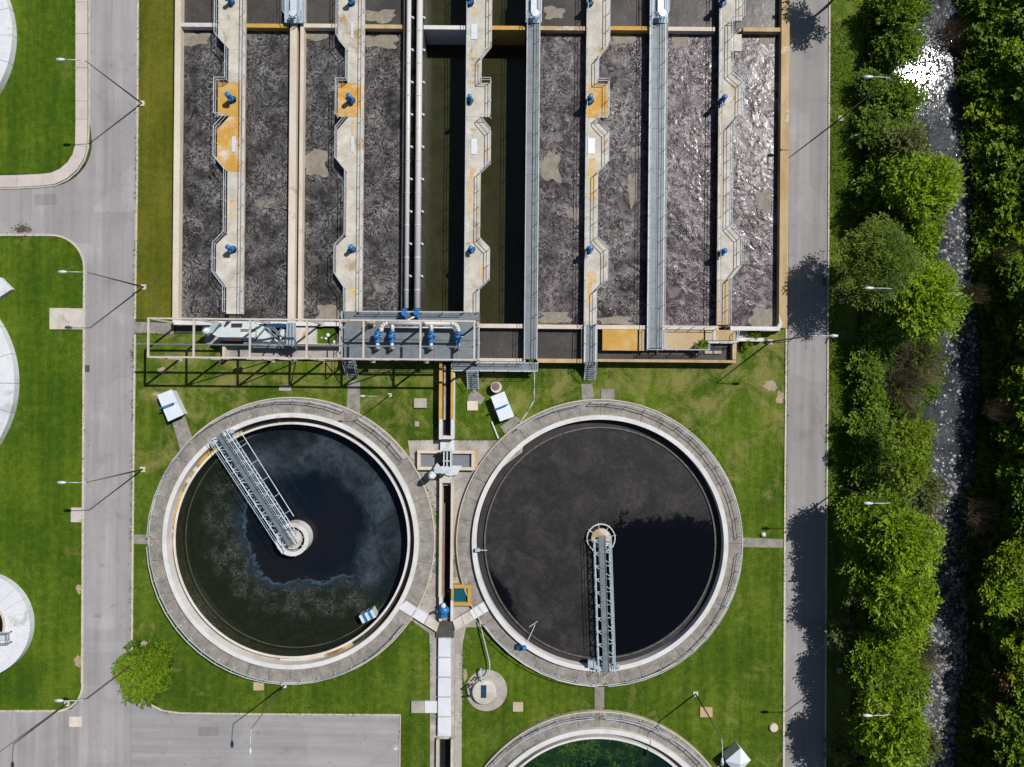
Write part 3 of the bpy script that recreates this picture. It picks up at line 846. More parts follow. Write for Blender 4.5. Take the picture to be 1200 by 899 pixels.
M().pbox(838, 386.8, 862, 399, 1.2, 1.45).build('tank_cover', 'ochre_wall', tk)
M().pbox(836, 386.8, 838, 399, 1.2, 1.52).build('tank_cover', 'white', tk)
M().pbox(863, 396, 895, 400, 0, 1.0).build('edge_wall', 'white', tk)
M().pbox(864, 387.4, 884, 396, 0, .35).build('step_slab', 'concrete', tk)
M().pbox(829, 399.2, 863, 402.4, 0, 1.3).build('tank_wall', 'white', tk)
M().pbox(206, 381.6, 292, 390, 0, .06).build('step_slab', 'darkwall', tk)
for x0 in (826, 836.5):
    M().pbox(x0, 411, x0+9, 414.5, .7, .9).build('step_slab', 'concrete', tk)

# ================================================================ walkways with their bays
def walkway(idx, far, nar, wid, y, label, mats, rail_far=True, motors=()):
    """far = straight edge, nar = narrow edge, wid = bay edge (photograph x at row 200); y = where the bays turn"""
    z = ZK
    uf, un, uw = U(far,200,z), U(nar,200,z), U(wid,200,z)
    vv = lambda q: V(q, (far+nar)/2, z)
    root = thing('walkway', label, 'walkway', ((uf+un)/2, vv(190), 0), 'walkways with bays between the aeration basins')
    topw, t1, p0, p1, a0, a1, a2, a3, b0, b1, b2, b3 = y
    segs = [  # (outline as (edge, y) pairs on the bay side)
        ([(uw,-60),(uw,topw),(un,t1),(un,t1)], -60, t1, mats[0]),
        ([(un,t1),(un,p0)], t1, p0, mats[1]),
        ([(uw+(.05 if uw<uf else -.05),p0),(uw+(.05 if uw<uf else -.05),p1)], p0, p1, mats[2]),
        ([(un,p1),(un,a0),(uw,a1),(uw,a2),(un,a3)], p1, a3, mats[3]),
        ([(un,a3),(un,b0)], a3, b0, mats[4]),
        ([(un,b0),(uw,b1),(uw,b2),(un,b3)], b0, b3, mats[5]),
        ([(un,b3),(un,381)], b3, 381 if far > 580 else 368, mats[6])]
    for i, (edge, s0, s1, mt) in enumerate(segs):
        g_ = .10
        pts = []
        for (u_, y_) in edge:
            q = vv(min(max(y_, s0+g_), s1-g_))
            if not pts or abs(pts[-1][0]-u_)+abs(pts[-1][1]-q) > .01: pts.append((u_, q))
        pts += [(uf, vv(s1-g_)), (uf, vv(s0+g_))]
        # long straight slabs are cast in bays: split at joints
        M().prism(pts, z-.3, z+(.012 if i == 2 else 0)).build('slab', mt, root)
    s_ = 1 if uw < uf else -1
    e = .06*s_
    if idx == 5:
        bay = [(uw,-60),(uw,topw),(un,t1),(un,a0),(uw,a1),(uw,a2),(un,a3),(un,b0),(uw,b1),(uw,b2),(un,b3),(un,380)]
        rails = [bay]
    else:
        rails = [[(uw,-60),(uw,topw),(un,t1),(un,p0-1),(uw,p0-1),(uw,p1+1),(un,p1+1)],
                 [(un,p1+1),(un,a0),(uw,a1),(uw,a2),(un,a3),(un,b0),(uw,b1),(uw,b2),(un,b3),(un,380 if far > 580 else 366)]]
    for rl in rails: railing([(u_+e, vv(q), z) for u_, q in rl], root, 1.15, r=.045)
    if rail_far: railing([(uf-e, vv(-60), z), (uf-e, vv(378 if far > 580 else 366), z)], root, 1.15, r=.04, every=2.4)
    return root

W = []
Y1 = (44,58,97,136,138,152,186,201,274,287,320,337)
W.append(walkway(1, 286.5, 266.5, 254, Y1, 'westernmost concrete walkway, with an ochre stained square bay and an ochre lower bay',
    ['walk','walk','ochre','stained','walk','walk','walk']))
W.append(walkway(2, 425.8, 406, 394.5, (46,60,98,137,139,153,188,202,277,289,321,338), 'second concrete walkway from the west, pale bays turned west with rust near its south end',
    ['walk','walk','stained','walk','walk','walk','walk']))
W.append(walkway(3, 545.5, 563.3, 575, (54,69,97,137,140,154,192,203,280,292,328,339), 'concrete walkway between the drained olive basins with mossy yellow streaks',
    ['walk','walk','walk','walk','walk','walk','walk']))
W.append(walkway(4, 685.8, 699.8, 712.3, (54,70,98,138,143,156,192,204,279,292,328,341), 'orange stained concrete walkway ending at the steel gangway',
    ['walk','walk','stained','walk','walk','walk','walk']))
W.append(walkway(5, 841.5, 855.3, 868.2, (24,25,40,60,87,98,133,148,265,279,311,328), 'easternmost concrete walkway, thin bays turned towards the east road',
    ['walk','walk','walk','walk','walk','walk','tan']))
# aluminium hatches on the slabs
def hatch(x0, y0, x1, y1, parent, z=ZK):
    m = M().pbox(x0, y0, x1, y1, z+.013, z+.07); m.pbox(x0+1, (y0+y1)/2-.5, x0+2, (y0+y1)/2+.5, z+.07, z+.12)
    m.build('hatch', 'hatch', parent)
hatch(271.5,160,276,178,W[0]); hatch(411,160,415,178,W[1]); hatch(552,162.5,559,181,W[2]); hatch(552,28,559,46,W[2]); hatch(411,27,414,45,W[1]); hatch(689,162,697,180,W[3])
# service channel kerb on the western walkways
for w_, x0, x1 in ((W[0],283.2,286.3),(W[1],422.6,425.6)):
    M().box(U(x0,200,ZK+.1), V(-60), ZK, U(x1,200,ZK+.1), V(366), ZK+.1).build('edge_kerb', 'walk', w_)

# shaped ochre stains on the pale slabs
def stain(par, x0, y0, x1, y1, seed, mat='ochre'):
    M().prism([P(x, y, ZK) for x, y in ragged(x0+.6, y0, x1-.6, y1, seed, 30, .10)], ZK-.02, ZK+.004+.001*(seed%7)).build('stain', mat, par)
for i, a in enumerate([(0,269,234,276,256),(0,272,225,275,232),(1,411,141,415,160),(1,409,336,417,350),(1,414,182,418,190),(2,550,196,556,214),(2,548,216,554,252),(2,556,60,561,68),
    (2,553,8,560,17),(2,568,168,573,184),(2,561,310,568,326),(3,687,198,699,236),(3,689,186,701,203),(3,687,318,700,332),(3,688,330,694,357),(3,688,107,711,137),(4,843,100,848,180),(4,843,190,846,260)]):
    stain(W[a[0]], *a[1:], i+1, 'patch' if a[0] < 4 else 'tan')
# aerator motors
def motor(loc, label):
    t = thing('aerator_motor', label, 'motor', loc, 'blue aerator motors along the walkways')
    M().lathe((loc[0],loc[1],loc[2]), [(.0,0),(.46,0),(.46,.08),(.40,.08),(.40,.12),(0,.12)], 14).build('base_flange', 'darkblue', t)
    M().lathe((loc[0],loc[1],loc[2]+.12), [(.30,0),(.34,.1),(.34,.40),(.22,.5),(.0,.5)], 12).build('gearbox', 'blue', t, True)
    prof = [(.0,0),(.22,0)]
    for i in range(7): prof += [(.29,.04+i*.1),(.29,.09+i*.1),(.24,.09+i*.1),(.24,.14+i*.1)]
    prof += [(.0,.76)]
    M().lathe((loc[0],loc[1],loc[2]+.62), prof, 12).build('motor_body', 'blue', t)
    M().lathe((loc[0],loc[1],loc[2]+1.38), [(.27,0),(.29,.03),(.29,.16),(.20,.24),(.0,.25)], 12).build('fan_cover', 'blue', t, True)
    M().box(loc[0]-.12,loc[1]-.52,loc[2]+.75,loc[0]+.12,loc[1]-.24,loc[2]+1.05).build('terminal_box', 'blue', t)
    M().box(loc[0]+.25,loc[1]-.15,loc[2]+.2,loc[0]+.52,loc[1]+.15,loc[2]+.5).build('reducer_box', 'darkblue', t)
    return t
mlist = [((272.5,117),'blue vertical motor on the ochre square bay of the westernmost walkway'),
 ((273,292.5),'blue vertical motor on the lower bay of the westernmost walkway'),
 ((271.5,3),'blue vertical motor at the top edge on the westernmost walkway'),
 ((412,118),'blue vertical motor on the square bay of the second walkway from the west'),
 ((413.5,292.5),'blue vertical motor on the lower bay of the second walkway from the west'),
 ((412,4),'blue vertical motor at the top edge on the second walkway from the west'),
 ((551,118),'blue vertical motor on the square bay of the walkway between the drained basins'),
 ((552.5,293),'blue vertical motor on the lower bay of the walkway between the drained basins'),
 ((550.5,4),'blue vertical motor at the top edge between the drained basins'),
 ((690.5,119),'blue vertical motor on the ochre square bay left of the rippled basins'),
 ((690,293.5),'blue vertical motor on the lower bay of the orange stained walkway'),
 ((690.5,5),'blue vertical motor at the top edge on the orange stained walkway'),
 ((845,119.5),'blue vertical motor on the upper bay of the easternmost walkway'),
 ((845.5,296),'blue vertical motor on the lower bay of the easternmost walkway'),
 ((845,5),'blue vertical motor at the top edge on the easternmost walkway')]
m0 = None
for (x, y), lb in mlist:
    p = P(x, y, ZK+.01); loc = (p[0], p[1], ZK+.015)
    if m0 is None: m0 = motor(loc, lb)
    else: dup(m0, loc, random.choice((0, 0, .4, 3.1, -1.2)), lb, random.choice((.86,.92,.98)))

# ================================================================ steel grating walkways
def grating(parent, x0, y0, x1, y1, z, along='y', panel=24, mat='steel', th=.08):
    """grating laid panel by panel"""
    n = max(1, round(((y1-y0) if along == 'y' else (x1-x0))/panel))
    for i in range(n):
        if along == 'y':
            a, b = y0+(y1-y0)*i/n+.1, y0+(y1-y0)*(i+1)/n-.1
            xm = (x0+x1)/2
            u0, u1 = P(x0,190 if y1-y0 > 120 else (y0+y1)/2,z)[0], P(x1,190 if y1-y0 > 120 else (y0+y1)/2,z)[0]
            v0, v1 = P(xm,a,z)[1], P(xm,b,z)[1]
        else:
            a, b = x0+(x1-x0)*i/n+.1, x0+(x1-x0)*(i+1)/n-.1
            u0, u1 = P(a,(y0+y1)/2,z)[0], P(b,(y0+y1)/2,z)[0]
            v0, v1 = P((x0+x1)/2,y0,z)[1], P((x0+x1)/2,y1,z)[1]
        m = M().box(u0, v0, z-th, u1, v1, z)
        m.build('grating_panel', mat, parent)

def grating_walk(x0, x1, y0, y1, label, z=ZK+.12, rx1=None):
    r = thing('grating_walkway', label, 'walkway', (U(x0), V((y0+y1)/2), 0), 'steel grating walkways over the basins')
    xm = (x0+x1)/2
    grating(r, x0+1.2, y0, xm-.3, y1, z); grating(r, xm+.3, y0, x1-1.2, y1, z-.01)
    for a, b in ((x0, x0+1), (xm-.25, xm+.25), (x1-1, x1)):
        M().box(U(a,z=z), V(y0,z=z), z-.3, U(b,z=z), V(y1,z=z), z+(.06 if a != xm-.25 else -.03)).build('stringer', 'rail' if a != xm-.25 else 'dark', r)
    for xx in (x0+.5, x1-.5):
        railing([(U(xx,z=z), V(y0,z=z), z), (U(xx,z=z), V(y1,z=z), z)], r, 1.15, every=2.6, r=.035)
    return r
G1 = grating_walk(616, 631.5, -60, 421, 'long grey steel grating walkway east of the drained basins')
G2 = grating_walk(760, 779, -60, 408, 'wide grey steel grating walkway between the two strongly rippled basins and the ochre covers')
MAT['skyblue'] = surf('blue_grey_painted_steel', (.26,.34,.42), (.36,.44,.50), .8, rough=.5, bumpy=0)
def head_platform(x0, x1, label, zz=ZK+.22):
    r = thing('gate_platform', label, 'platform', P((x0+x1)/2, 10), 'steel platforms at the top edge of the picture')
    M().pbox(x0, -30, x1, 27, zz-.06, zz).build('deck', 'skyblue', r)
    for x in (x0, x1-1): M().pbox(x, -30, x+1, 26, zz, zz+.12).build('edge_beam', 'rail', r)
    q = [P(x0+1,-28,zz), P(x0+1,18,zz), P(x0+6,26,zz), P(x1-6,26,zz), P(x1-1,18,zz), P(x1-1,-28,zz)]
    railing([(a, b, zz) for a, b in q], r, 1.1)
    m = M(); c = P((x0+x1)/2, 8, zz)
    m.box(c[0]-.35, c[1]-.9, zz, c[0]+.35, c[1]+.9, zz+.5); m.build('gate_frame', 'hatch', r)
    m = M(); m.lathe((c[0]+.1, c[1]-1.2, zz), [(0,0),(.12,0),(.12,.9),(.42,.95),(.42,1.0),(0,1.02)], 12); m.build('handwheel', 'hatch', r)
head_platform(333.5, 357, 'rounded blue grey steel platform above the gap between the two western basins')
head_platform(616.5, 635, 'blue grey steel platform at the top of the grating walkway east of the drained basins')
head_platform(764, 783, 'blue grey steel platform at the top of the wide grating walkway')

# ---- pair of long air pipes
def airpipe(x, r, label, yn=-70, ys=364, zc=ZW+.42):
    t = thing('air_pipe', label, 'pipe', (U(x), V(150), ZW), 'long white air pipes on the basin wall')
    u = U(x, 200, zc)
    M().tube((u, V(yn), zc), (u, V(ys), zc), r, 18).build('pipe_run', 'pipe', t, True)
    k = 0
    for yy in range(-20, 345, 37):
        v = V(yy+13)
        M().box(u-r-.02, v-.12, ZW-.05, u+r+.02, v+.12, zc-r*.55).build('saddle', 'dark', t)
        m = M(); m.tube((u+r*.8, v, zc), (u+r+.16, v-.10, zc-.12), .07, 8); m.lathe((u+r+.2, v-.14, zc-.3), [(0,0),(.12,.0),(.12,.3),(0,.33)], 8)
        m.build('branch_tap', 'pipe', t)
        M().tube((u, v-1.8, zc), (u, v-1.72, zc), r+.045, 18).build('flange', 'pipe', t, True)
    return t
airpipe(477.6, .26, 'slimmer white air pipe, left one of the pair between the aerated and the drained basin')
airpipe(490.2, .35, 'thicker white air pipe along the edge of the drained olive basin')
# ================================================================ valve platform
ZP = 2.1
vp = thing('valve_platform', 'grey steel grating platform carrying four blue valves south of the drained basins', 'platform', P(482, 394))
grating(vp, 403, 366, 562, 375, ZP, 'x', 26); grating(vp, 403, 376, 562, 398, ZP+.004, 'x', 26); grating(vp, 403, 399, 562, 421, ZP-.004, 'x', 26)
for y in (365.4, 375.5, 398.5, 421.5):
    a = P(402.5, y, ZP); b = P(562.5, y, ZP)
    M().box(a[0], a[1]-.06, ZP-.35, b[0], a[1]+.06, ZP+.03).build('edge_beam', 'steel', vp)
for x in (404, 430, 470, 500, 530, 560):
    for y in (367, 420):
        p = P(x, y, ZP-.35); M().box(p[0]-.09, p[1]-.09, 0, p[0]+.09, p[1]+.09, ZP-.35).build('column', 'steel', vp)
railing([P(421,366,ZP)+(ZP,), P(544,366.8,ZP)+(ZP,)], vp, 1.1, r=.05, every=2.2)
railing([P(403,366,ZP)+(ZP,), P(402.7,421,ZP)+(ZP,)], vp, 1.1, r=.045)
railing([P(422,421,ZP)+(ZP,), P(561.5,422,ZP)+(ZP,), P(562,383,ZP)+(ZP,)], vp, 1.1, r=.045)
lw = thing('grating_walkway', 'low steel walkway along the south edge below the valve platform', 'walkway', P(580, 430), 'steel grating walkways over the basins')
grating(lw, 530, 425, 629, 434, 1.6, 'x', 25)
for y in (424.6, 434.4):
    a = P(529, y, 1.6); b = P(630, y, 1.6); M().box(a[0], a[1]-.05, 1.35, b[0], a[1]+.05, 1.64).build('stringer', 'rail', lw)
for x in (531, 565, 600, 628):
    p = P(x, 430, 1.35); M().box(p[0]-.08, p[1]-.3, 0, p[0]+.08, p[1]-.14, 1.35).build('column', 'steel', lw)
railing([P(563,434,1.6)+(1.6,), P(629.5,434.5,1.6)+(1.6,), P(630,422,1.6)+(1.6,)], lw, 1.1)
railing([P(563,424.6,1.6)+(1.6,), P(614,425,1.6)+(1.6,)], lw, 1.1)

def stair(x0, x1, y0, y1, ztop, label, n=9):
    """flight going down towards the south"""
    t = thing('steel_stair', label, 'stairs', P((x0+x1)/2, y1), 'steel stairs down to the lawn')
    u0 = P(x0,(y0+y1)/2,ztop*.5)[0]; u1 = P(x1,(y0+y1)/2,ztop*.5)[0]
    v0 = P(x0,y0,ztop)[1]; v1 = P(x0,y1,0)[1]
    for i in range(n):
        f = (i+.5)/n; z = ztop*(1-f); v = v0+(v1-v0)*f
        M().box(u0+.06, v-.14, z-.04, u1-.06, v+.14, z).build('tread', 'steel', t)
    for u in (u0, u1):
        M().prism([(u-.03,v0),(u+.03,v0),(u+.03,v1),(u-.03,v1)], 0, .05)
        m = M(); m.tube((u, v0, ztop-.1), (u, v1, .05), .08, 4); m.build('stringer', 'rail', t)
        m = M(); m.tube((u, v0, ztop+1.0), (u, v1, 1.0), .035, 5); m.tube((u, v1, 0), (u, v1, 1.0), .03, 5); m.tube((u, v0, ztop-.1), (u, v0, ztop+1.0), .03, 5)
        m.tube((u,(v0+v1)/2,ztop*.5),(u,(v0+v1)/2,ztop*.5+1),.03,5)
        m.build('handrail', 'rail', t)
    return t
stair(405.5, 418, 423, 441, 2.0, 'short steel stair down from the west end of the valve platform')
stair(548, 560.5, 435, 456, 1.6, 'steel stair from the low walkway down to the lawn beside the round white tank')
gw = thing('gangway', 'narrow steel gangway leading south from the end of the orange stained walkway', 'walkway', P(691, 400), 'steel grating walkways over the basins')
grating(gw, 685.5, 381, 697.5, 424.5, ZK+.1, 'y', 22)
for x in (685, 698):
    a = P(x, 400, ZK+.1); M().box(a[0]-.06, P(x,381,ZK)[1], 1.3, a[0]+.06, P(x,425,ZK)[1], ZK+.14).build('stringer', 'rail', gw)
    railing([(a[0], P(x,381,ZK)[1], ZK+.1), (a[0], P(x,425,ZK)[1], ZK+.1)], gw, 1.1, r=.05)
stair(685.5, 697.5, 425.5, 445, ZK, 'steel stair at the south end of the narrow gangway')
railing([P(757.5,410,1.7)+(1.5,), P(829,410.5,1.7)+(1.5,), P(829,401,1.7)+(1.5,), P(862,401.5,1.7)+(1.5,), P(863,388,1.7)+(1.5,)], G2, 1.1, r=.05)
railing([P(783,383.6,1.6)+(1.5,), P(841,384.2,1.6)+(1.5,)], G2, 1.1, r=.045, every=1.6)

# valves and the header pipe on the platform
hp = thing('header_pipe', 'white header pipe bent down at both ends above the four blue valves', 'pipe', P(490, 380, ZP)+(ZP,))
zh = ZP+1.2
def pz(x, y, z): return P(x, y, z)+(z,)
pts = [pz(446.5,389,zh)] + [pz(446.5+8*(1-cos(a)),387-8*sin(a),zh) for a in (.4,.8,1.2,1.57)] + [pz(528+0*a,379,zh) for a in (0,)] + [pz(529+8*sin(a),379+8*(1-cos(a)),zh) for a in (.4,.8,1.2,1.57)] + [pz(538,390,zh)]
M().path(pts, .26, 14).build('pipe_run', 'pipe', hp, True)
for x in (460, 505.5):
    M().tube(pz(x,379,zh), pz(x,388,zh), .22, 12).build('branch_pipe', 'pipe', hp, True)
M().path([pz(446,383.5,zh-.25), pz(530,384,zh-.25)], .10, 8).build('thin_pipe', 'pipe', hp, True)
for x in (452, 484, 520):
    p = pz(x, 380, ZP); M().box(p[0]-.08,p[1]-.15,ZP,p[0]+.08,p[1]+.15,zh-.2).build('support', 'steel', hp)
def valve(loc, label):
    t = thing('valve', label, 'valve', loc, 'blue valves on the steel platform')
    x, y, z = loc; zc = z+1.2
    M().lathe((x,y,zc), [(.0,.55),(.36,.55),(.36,.47),(.30,.45),(.42,.15),(.44,-.2),(.33,-.5),(.30,-.62),(.36,-.64),(.36,-.72),(0,-.72)], 14, 'y').build('valve_body', 'blue', t, True)
    M().lathe((x,y-.05,zc+.3), [(0,0),(.2,0),(.2,.25),(.27,.28),(.27,.55),(.18,.62),(0,.62)], 12).build('actuator', 'blue', t, True)
    M().tube((x,y-.7,zc),(x,y-1.35,zc),.20,12).build('outlet_pipe', 'pipe', t, True)
    M().tube((x,y-1.3,zc),(x,y-1.32,z+.0),.17,10).build('down_pipe', 'pipe', t, True)
    M().box(x-.15,y-.2,z,x+.15,y+.1,zc-.35).build('pedestal', 'darkblue', t)
    M().tube((x+.25,y-.1,zc+.5),(x+.62,y-.1,zc+.5),.05,6).build('stem', 'rail', t)
    return t
v0_ = None
for (x, lb) in ((442.5,'westernmost of the four blue valves on the steel platform'),(459.5,'second blue valve from the west on the steel platform'),
                (505.3,'third blue valve from the west on the steel platform'),(537,'easternmost blue valve, under the bent end of the header pipe')):
    p = P(x, 394, ZP+1.2); loc = (p[0], p[1], ZP)
    if v0_ is None: v0_ = valve(loc, lb)
    else: dup(v0_, loc, 0, lb)
for x, lb in ((473.5,'small blue valve at the end of the slimmer air pipe'),(488,'small blue valve at the end of the thicker air pipe')):
    p = pz(x, 367.5, ZP+.6)
    t = thing('pipe_valve', lb, 'valve', (p[0], p[1], ZP-.6), 'pair of blue valves closing the air pipes')
    M().lathe(p, [(0,.5),(.42,.5),(.42,.4),(.34,.38),(.34,-.3),(.42,-.32),(.42,-.42),(0,-.42)], 12, 'y').build('valve_body', 'blue', t, True)
    M().lathe((p[0]+.1,p[1],p[2]+.3), [(0,0),(.16,0),(.16,.4),(.3,.44),(.3,.5),(0,.5)], 10).build('handwheel', 'blue', t)
    M().tube((p[0],p[1],p[2]-.3),(p[0],p[1],ZP-.6),.15,8).build('stub_pipe', 'pipe', t, True)
hw = thing('bypass_pipe', 'small pale bent pipe with blue joints beside the pair of small valves', 'pipe', P(470,376,ZP)+(ZP,))
M().path([pz(488,370,ZP+.8),pz(480,374,ZP+1.3),pz(476,378,ZP+1.2),pz(465,377,ZP+1.0)], .12, 8).build('pipe_run', 'pipe', hw, True)
for x, y in ((476.5,377.5),(465.5,376.5)): M().tube(pz(x-1,y,ZP+1.25), pz(x+1.5,y+.8,ZP+1.2), .2, 8).build('joint', 'blue', hw, True)
vb = thing('vent_hood', 'curved pale vent hood at the west end of the platform', 'vent', P(436,380,ZP)+(ZP,))
M().path([pz(428,385,ZP+.3),pz(430,380,ZP+.9),pz(435,377.5,ZP+1.1),pz(440,377,ZP+1.0)], .26, 10).build('hood', 'tan', vb, True)

# ================================================================ overhead gantry frame
ZG = 7.0
gf = thing('gantry_frame', 'tall cream painted steel gantry frame with an overhead runway beam, spanning the south edge', 'gantry', P(365, 400))
xs = [173.5, 226.8, 292.7, 359.3, 426, 492.8, 556]
yn_ = lambda x: 373+(x-173)*.0085; ys_ = lambda x: 418.3+(x-173)*.0085
for yy in (yn_, ys_):
    a = pz(172.5, yy(172.5), ZG); b = pz(557.5, yy(557.5), ZG)
    M().box(a[0], a[1]-.085, ZG-.24, b[0], a[1]+.085, ZG).build('top_beam', 'gantry', gf)
for x in xs:
    a = pz(x, yn_(x), ZG); b = pz(x, ys_(x), ZG)
    M().box(a[0]-.09, b[1]+.085, ZG-.22, a[0]+.09, a[1]-.085, ZG-.02).build('cross_beam', 'gantry', gf)
    for q, z0 in ((a, ZW if x < 560 and x > 200 else 0), (b, 0)):
        zb = 0 if q is b else (ZW if x > 180 else .0)
        if x > 400: zb = ZP
        M().box(q[0]-.09, q[1]-.09, zb, q[0]+.09, q[1]+.09, ZG-.3).build('column', 'gantry', gf)
        M().box(q[0]-.3, q[1]-.3, zb, q[0]+.3, q[1]+.3, zb+.12).build('footing', 'concrete', gf)
mb0 = pz(160, 403, ZG-.3); mb1 = pz(412, 405.5, ZG-.3)
M().box(mb0[0], mb0[1]-.07, ZG-.62, pz(556,405,ZG-.3)[0], mb0[1]+.07, ZG-.30).build('runway_beam', 'steel', gf)
hx = lambda x, z, y=ys_: (pz(x, y(x), ZG)[0], pz(x, y(x), ZG)[1], z)
for (x0, x1) in ((292.7, 359.3), (426, 492.8)):
    b0, b1 = (0, 0) if x0 < 400 else (ZP, ZP)
    mid = ((hx(x0,0)[0]+hx(x1,0)[0])/2, hx(x0,0)[1])
    M().tube((hx(x0,0)[0], hx(x0,0)[1], ZG-.3), (mid[0], mid[1], b0+.6), .07, 6).build('brace', 'gantry', gf)
    M().tube((hx(x1,0)[0], hx(x1,0)[1], ZG-.3), (mid[0], mid[1], b0+.6), .07, 6).build('brace', 'gantry', gf)
M().tube(hx(292.7, .1), hx(226.8, ZG-.3), .06, 6).build('brace', 'gantry', gf)
M().tube(hx(359.3, .1), hx(426, ZG-.3), .06, 6).build('brace', 'gantry', gf)
for x in (398.5,):
    a = pz(x, 374.8, 5); b = pz(x, 420.5, 5)
    M().box(a[0]-.06, b[1], 4.9, a[0]+.06, a[1], 5).build('tie_beam', 'gantry', gf)
    for q in (a, b): M().box(q[0]-.06,q[1]-.06,ZP,q[0]+.06,q[1]+.06,5).build('column', 'gantry', gf)
ho = thing('hoist_trolley', 'small steel hoist trolley hanging from the runway beam of the gantry', 'hoist', pz(292, 404, 5.6))
p = pz(292, 404, 5.9)
M().box(p[0]-.45,p[1]-.25,5.9,p[0]+.45,p[1]+.25,6.3).build('trolley', 'steel', ho)
M().lathe((p[0],p[1],5.5), [(0,0),(.22,0),(.22,.4),(0,.4)], 10).build('drum', 'blue', ho)

# ================================================================ white screening machine under the gantry
sm = thing('screening_machine', 'long white sheet metal screening machine lying under the gantry frame', 'machine', P(295, 392))
def pris(pts, z0, z1, name, mat, par): return M().prism([P(x, y, z1) for x, y in pts], z0, z1).build(name, mat, par)
pris([(249,392),(257,384),(268,376.5),(296,376.5),(301,381),(298,397),(262,397)], 1.5, 2.9, 'housing', 'sheet', sm)
pris([(301.5,380),(312,383.5),(318,395),(300.5,399)], 1.5, 2.6, 'housing', 'sheet', sm)
pris([(296,400),(317,396.5),(325,396),(330,403),(328,406),(297,405)], 1.2, 2.0, 'chute', 'sheet', sm)
pris([(241,386),(246,382.5),(252,378),(257,378.5),(249,390),(243,391)], 1.7, 2.4, 'hopper', 'skyblue', sm)
M().lathe(pz(243,388,2.0), [(0,0),(.42,0),(.5,.3),(.3,.7),(0,.8)], 14).build('nozzle', 'sheet', sm, True)
pris([(271,379),(284,379),(283,383.5),(271,383.5)], 2.9, 3.0, 'louvre', 'dark', sm)
pris([(282,385.5),(300,385.5),(300,388.5),(282,388.5)], 2.9, 2.98, 'louvre', 'steel', sm)
pris([(265,376.6),(271,376.6),(264,383),(262,383)], 2.9, 3.0, 'louvre', 'dark', sm)
pris([(255,395.8),(297,396.2),(297,399),(256,398.5)], 1.6, 2.5, 'side_trough', 'skyblue', sm)
M().tube(pz(262,398,2.8), pz(285,398.5,2.8), .08, 6).build('red_bar', 'rust', sm)
pris([(303,379.5),(326,379),(344,380),(344,383.5),(326,384),(303,384)], 1.5, 1.9, 'trough', 'darkblue', sm)
for i, x in enumerate((336.5, 340, 343.5)):
    M().box(P(x,390,3)[0]-.08, P(x,405,3)[1], 2.2, P(x,390,3)[0]+.08, P(x,378,3)[1], 3.0).build('lattice_bar', 'skyblue', sm)
for a, b in (((310,383),(336,405)),((316,383),(344,407)),((300,397),(312,383)),((313,405),(330,385)),((320,383),(333,398)),((326,404),(340,384))):
    M().tube(pz(*a, 2.9), pz(*b, 2.9), .09, 5).build('brace', 'steel', sm)
pris([(328,386),(334,386),(334,402),(328,404)], 1.2, 2.1, 'cabinet', 'sheet', sm)
pris([(296,404.5),(346,405),(346,408.5),(296,407.5)], 1.0, 1.8, 'side_rail', 'steel', sm)
# pit and slabs below the machine
bs = thing('pit_floor', 'grey concrete base under the gantry', 'slab', P(300, 400)); del bs['label'], bs['category']; bs['kind'] = 'structure'
M().pbox(259, 391, 402, 421, 0, .5).build('base_slab', 'darkwall', bs)
M().pbox(262, 406, 402, 420, .5, .58).build('floor_slab', 'apron', bs)
M().pbox(345, 384, 371, 403.5, .5, 1.35).build('floor_slab', 'walk', bs)
M().pbox(260.5, 405, 263.5, 421, 0, 1.4).build('end_wall', 'cream', bs)
M().pbox(346, 402.8, 402, 406, .5, 1.5).build('low_wall', 'cream', bs)
M().pbox(240, 392, 262, 404, 0, .14).build('floor_slab', 'concrete', bs)
M().pbox(371, 385, 392, 402.4, .5, 1.0).build('planted_tray', 'grass', bs)
for i in range(7):
    x = 265+i*5
    r_ = random.Random(i)
bn = thing('pale_lump', 'small white discarded bags on the mossy tray beside the steel platform', 'bags', P(383, 395, 1)+(1.0,))
for x, y, r in ((382,397,.18),(384.5,393,.25),(377,396,.12),(392,401,.2)):
    M().lathe(pz(x,y,1.0), [(0,0),(r,.02),(r*1.1,r*.6),(r*.5,r*1.2),(0,r*1.3)], 8).build('bag', 'sheet', bn, True)

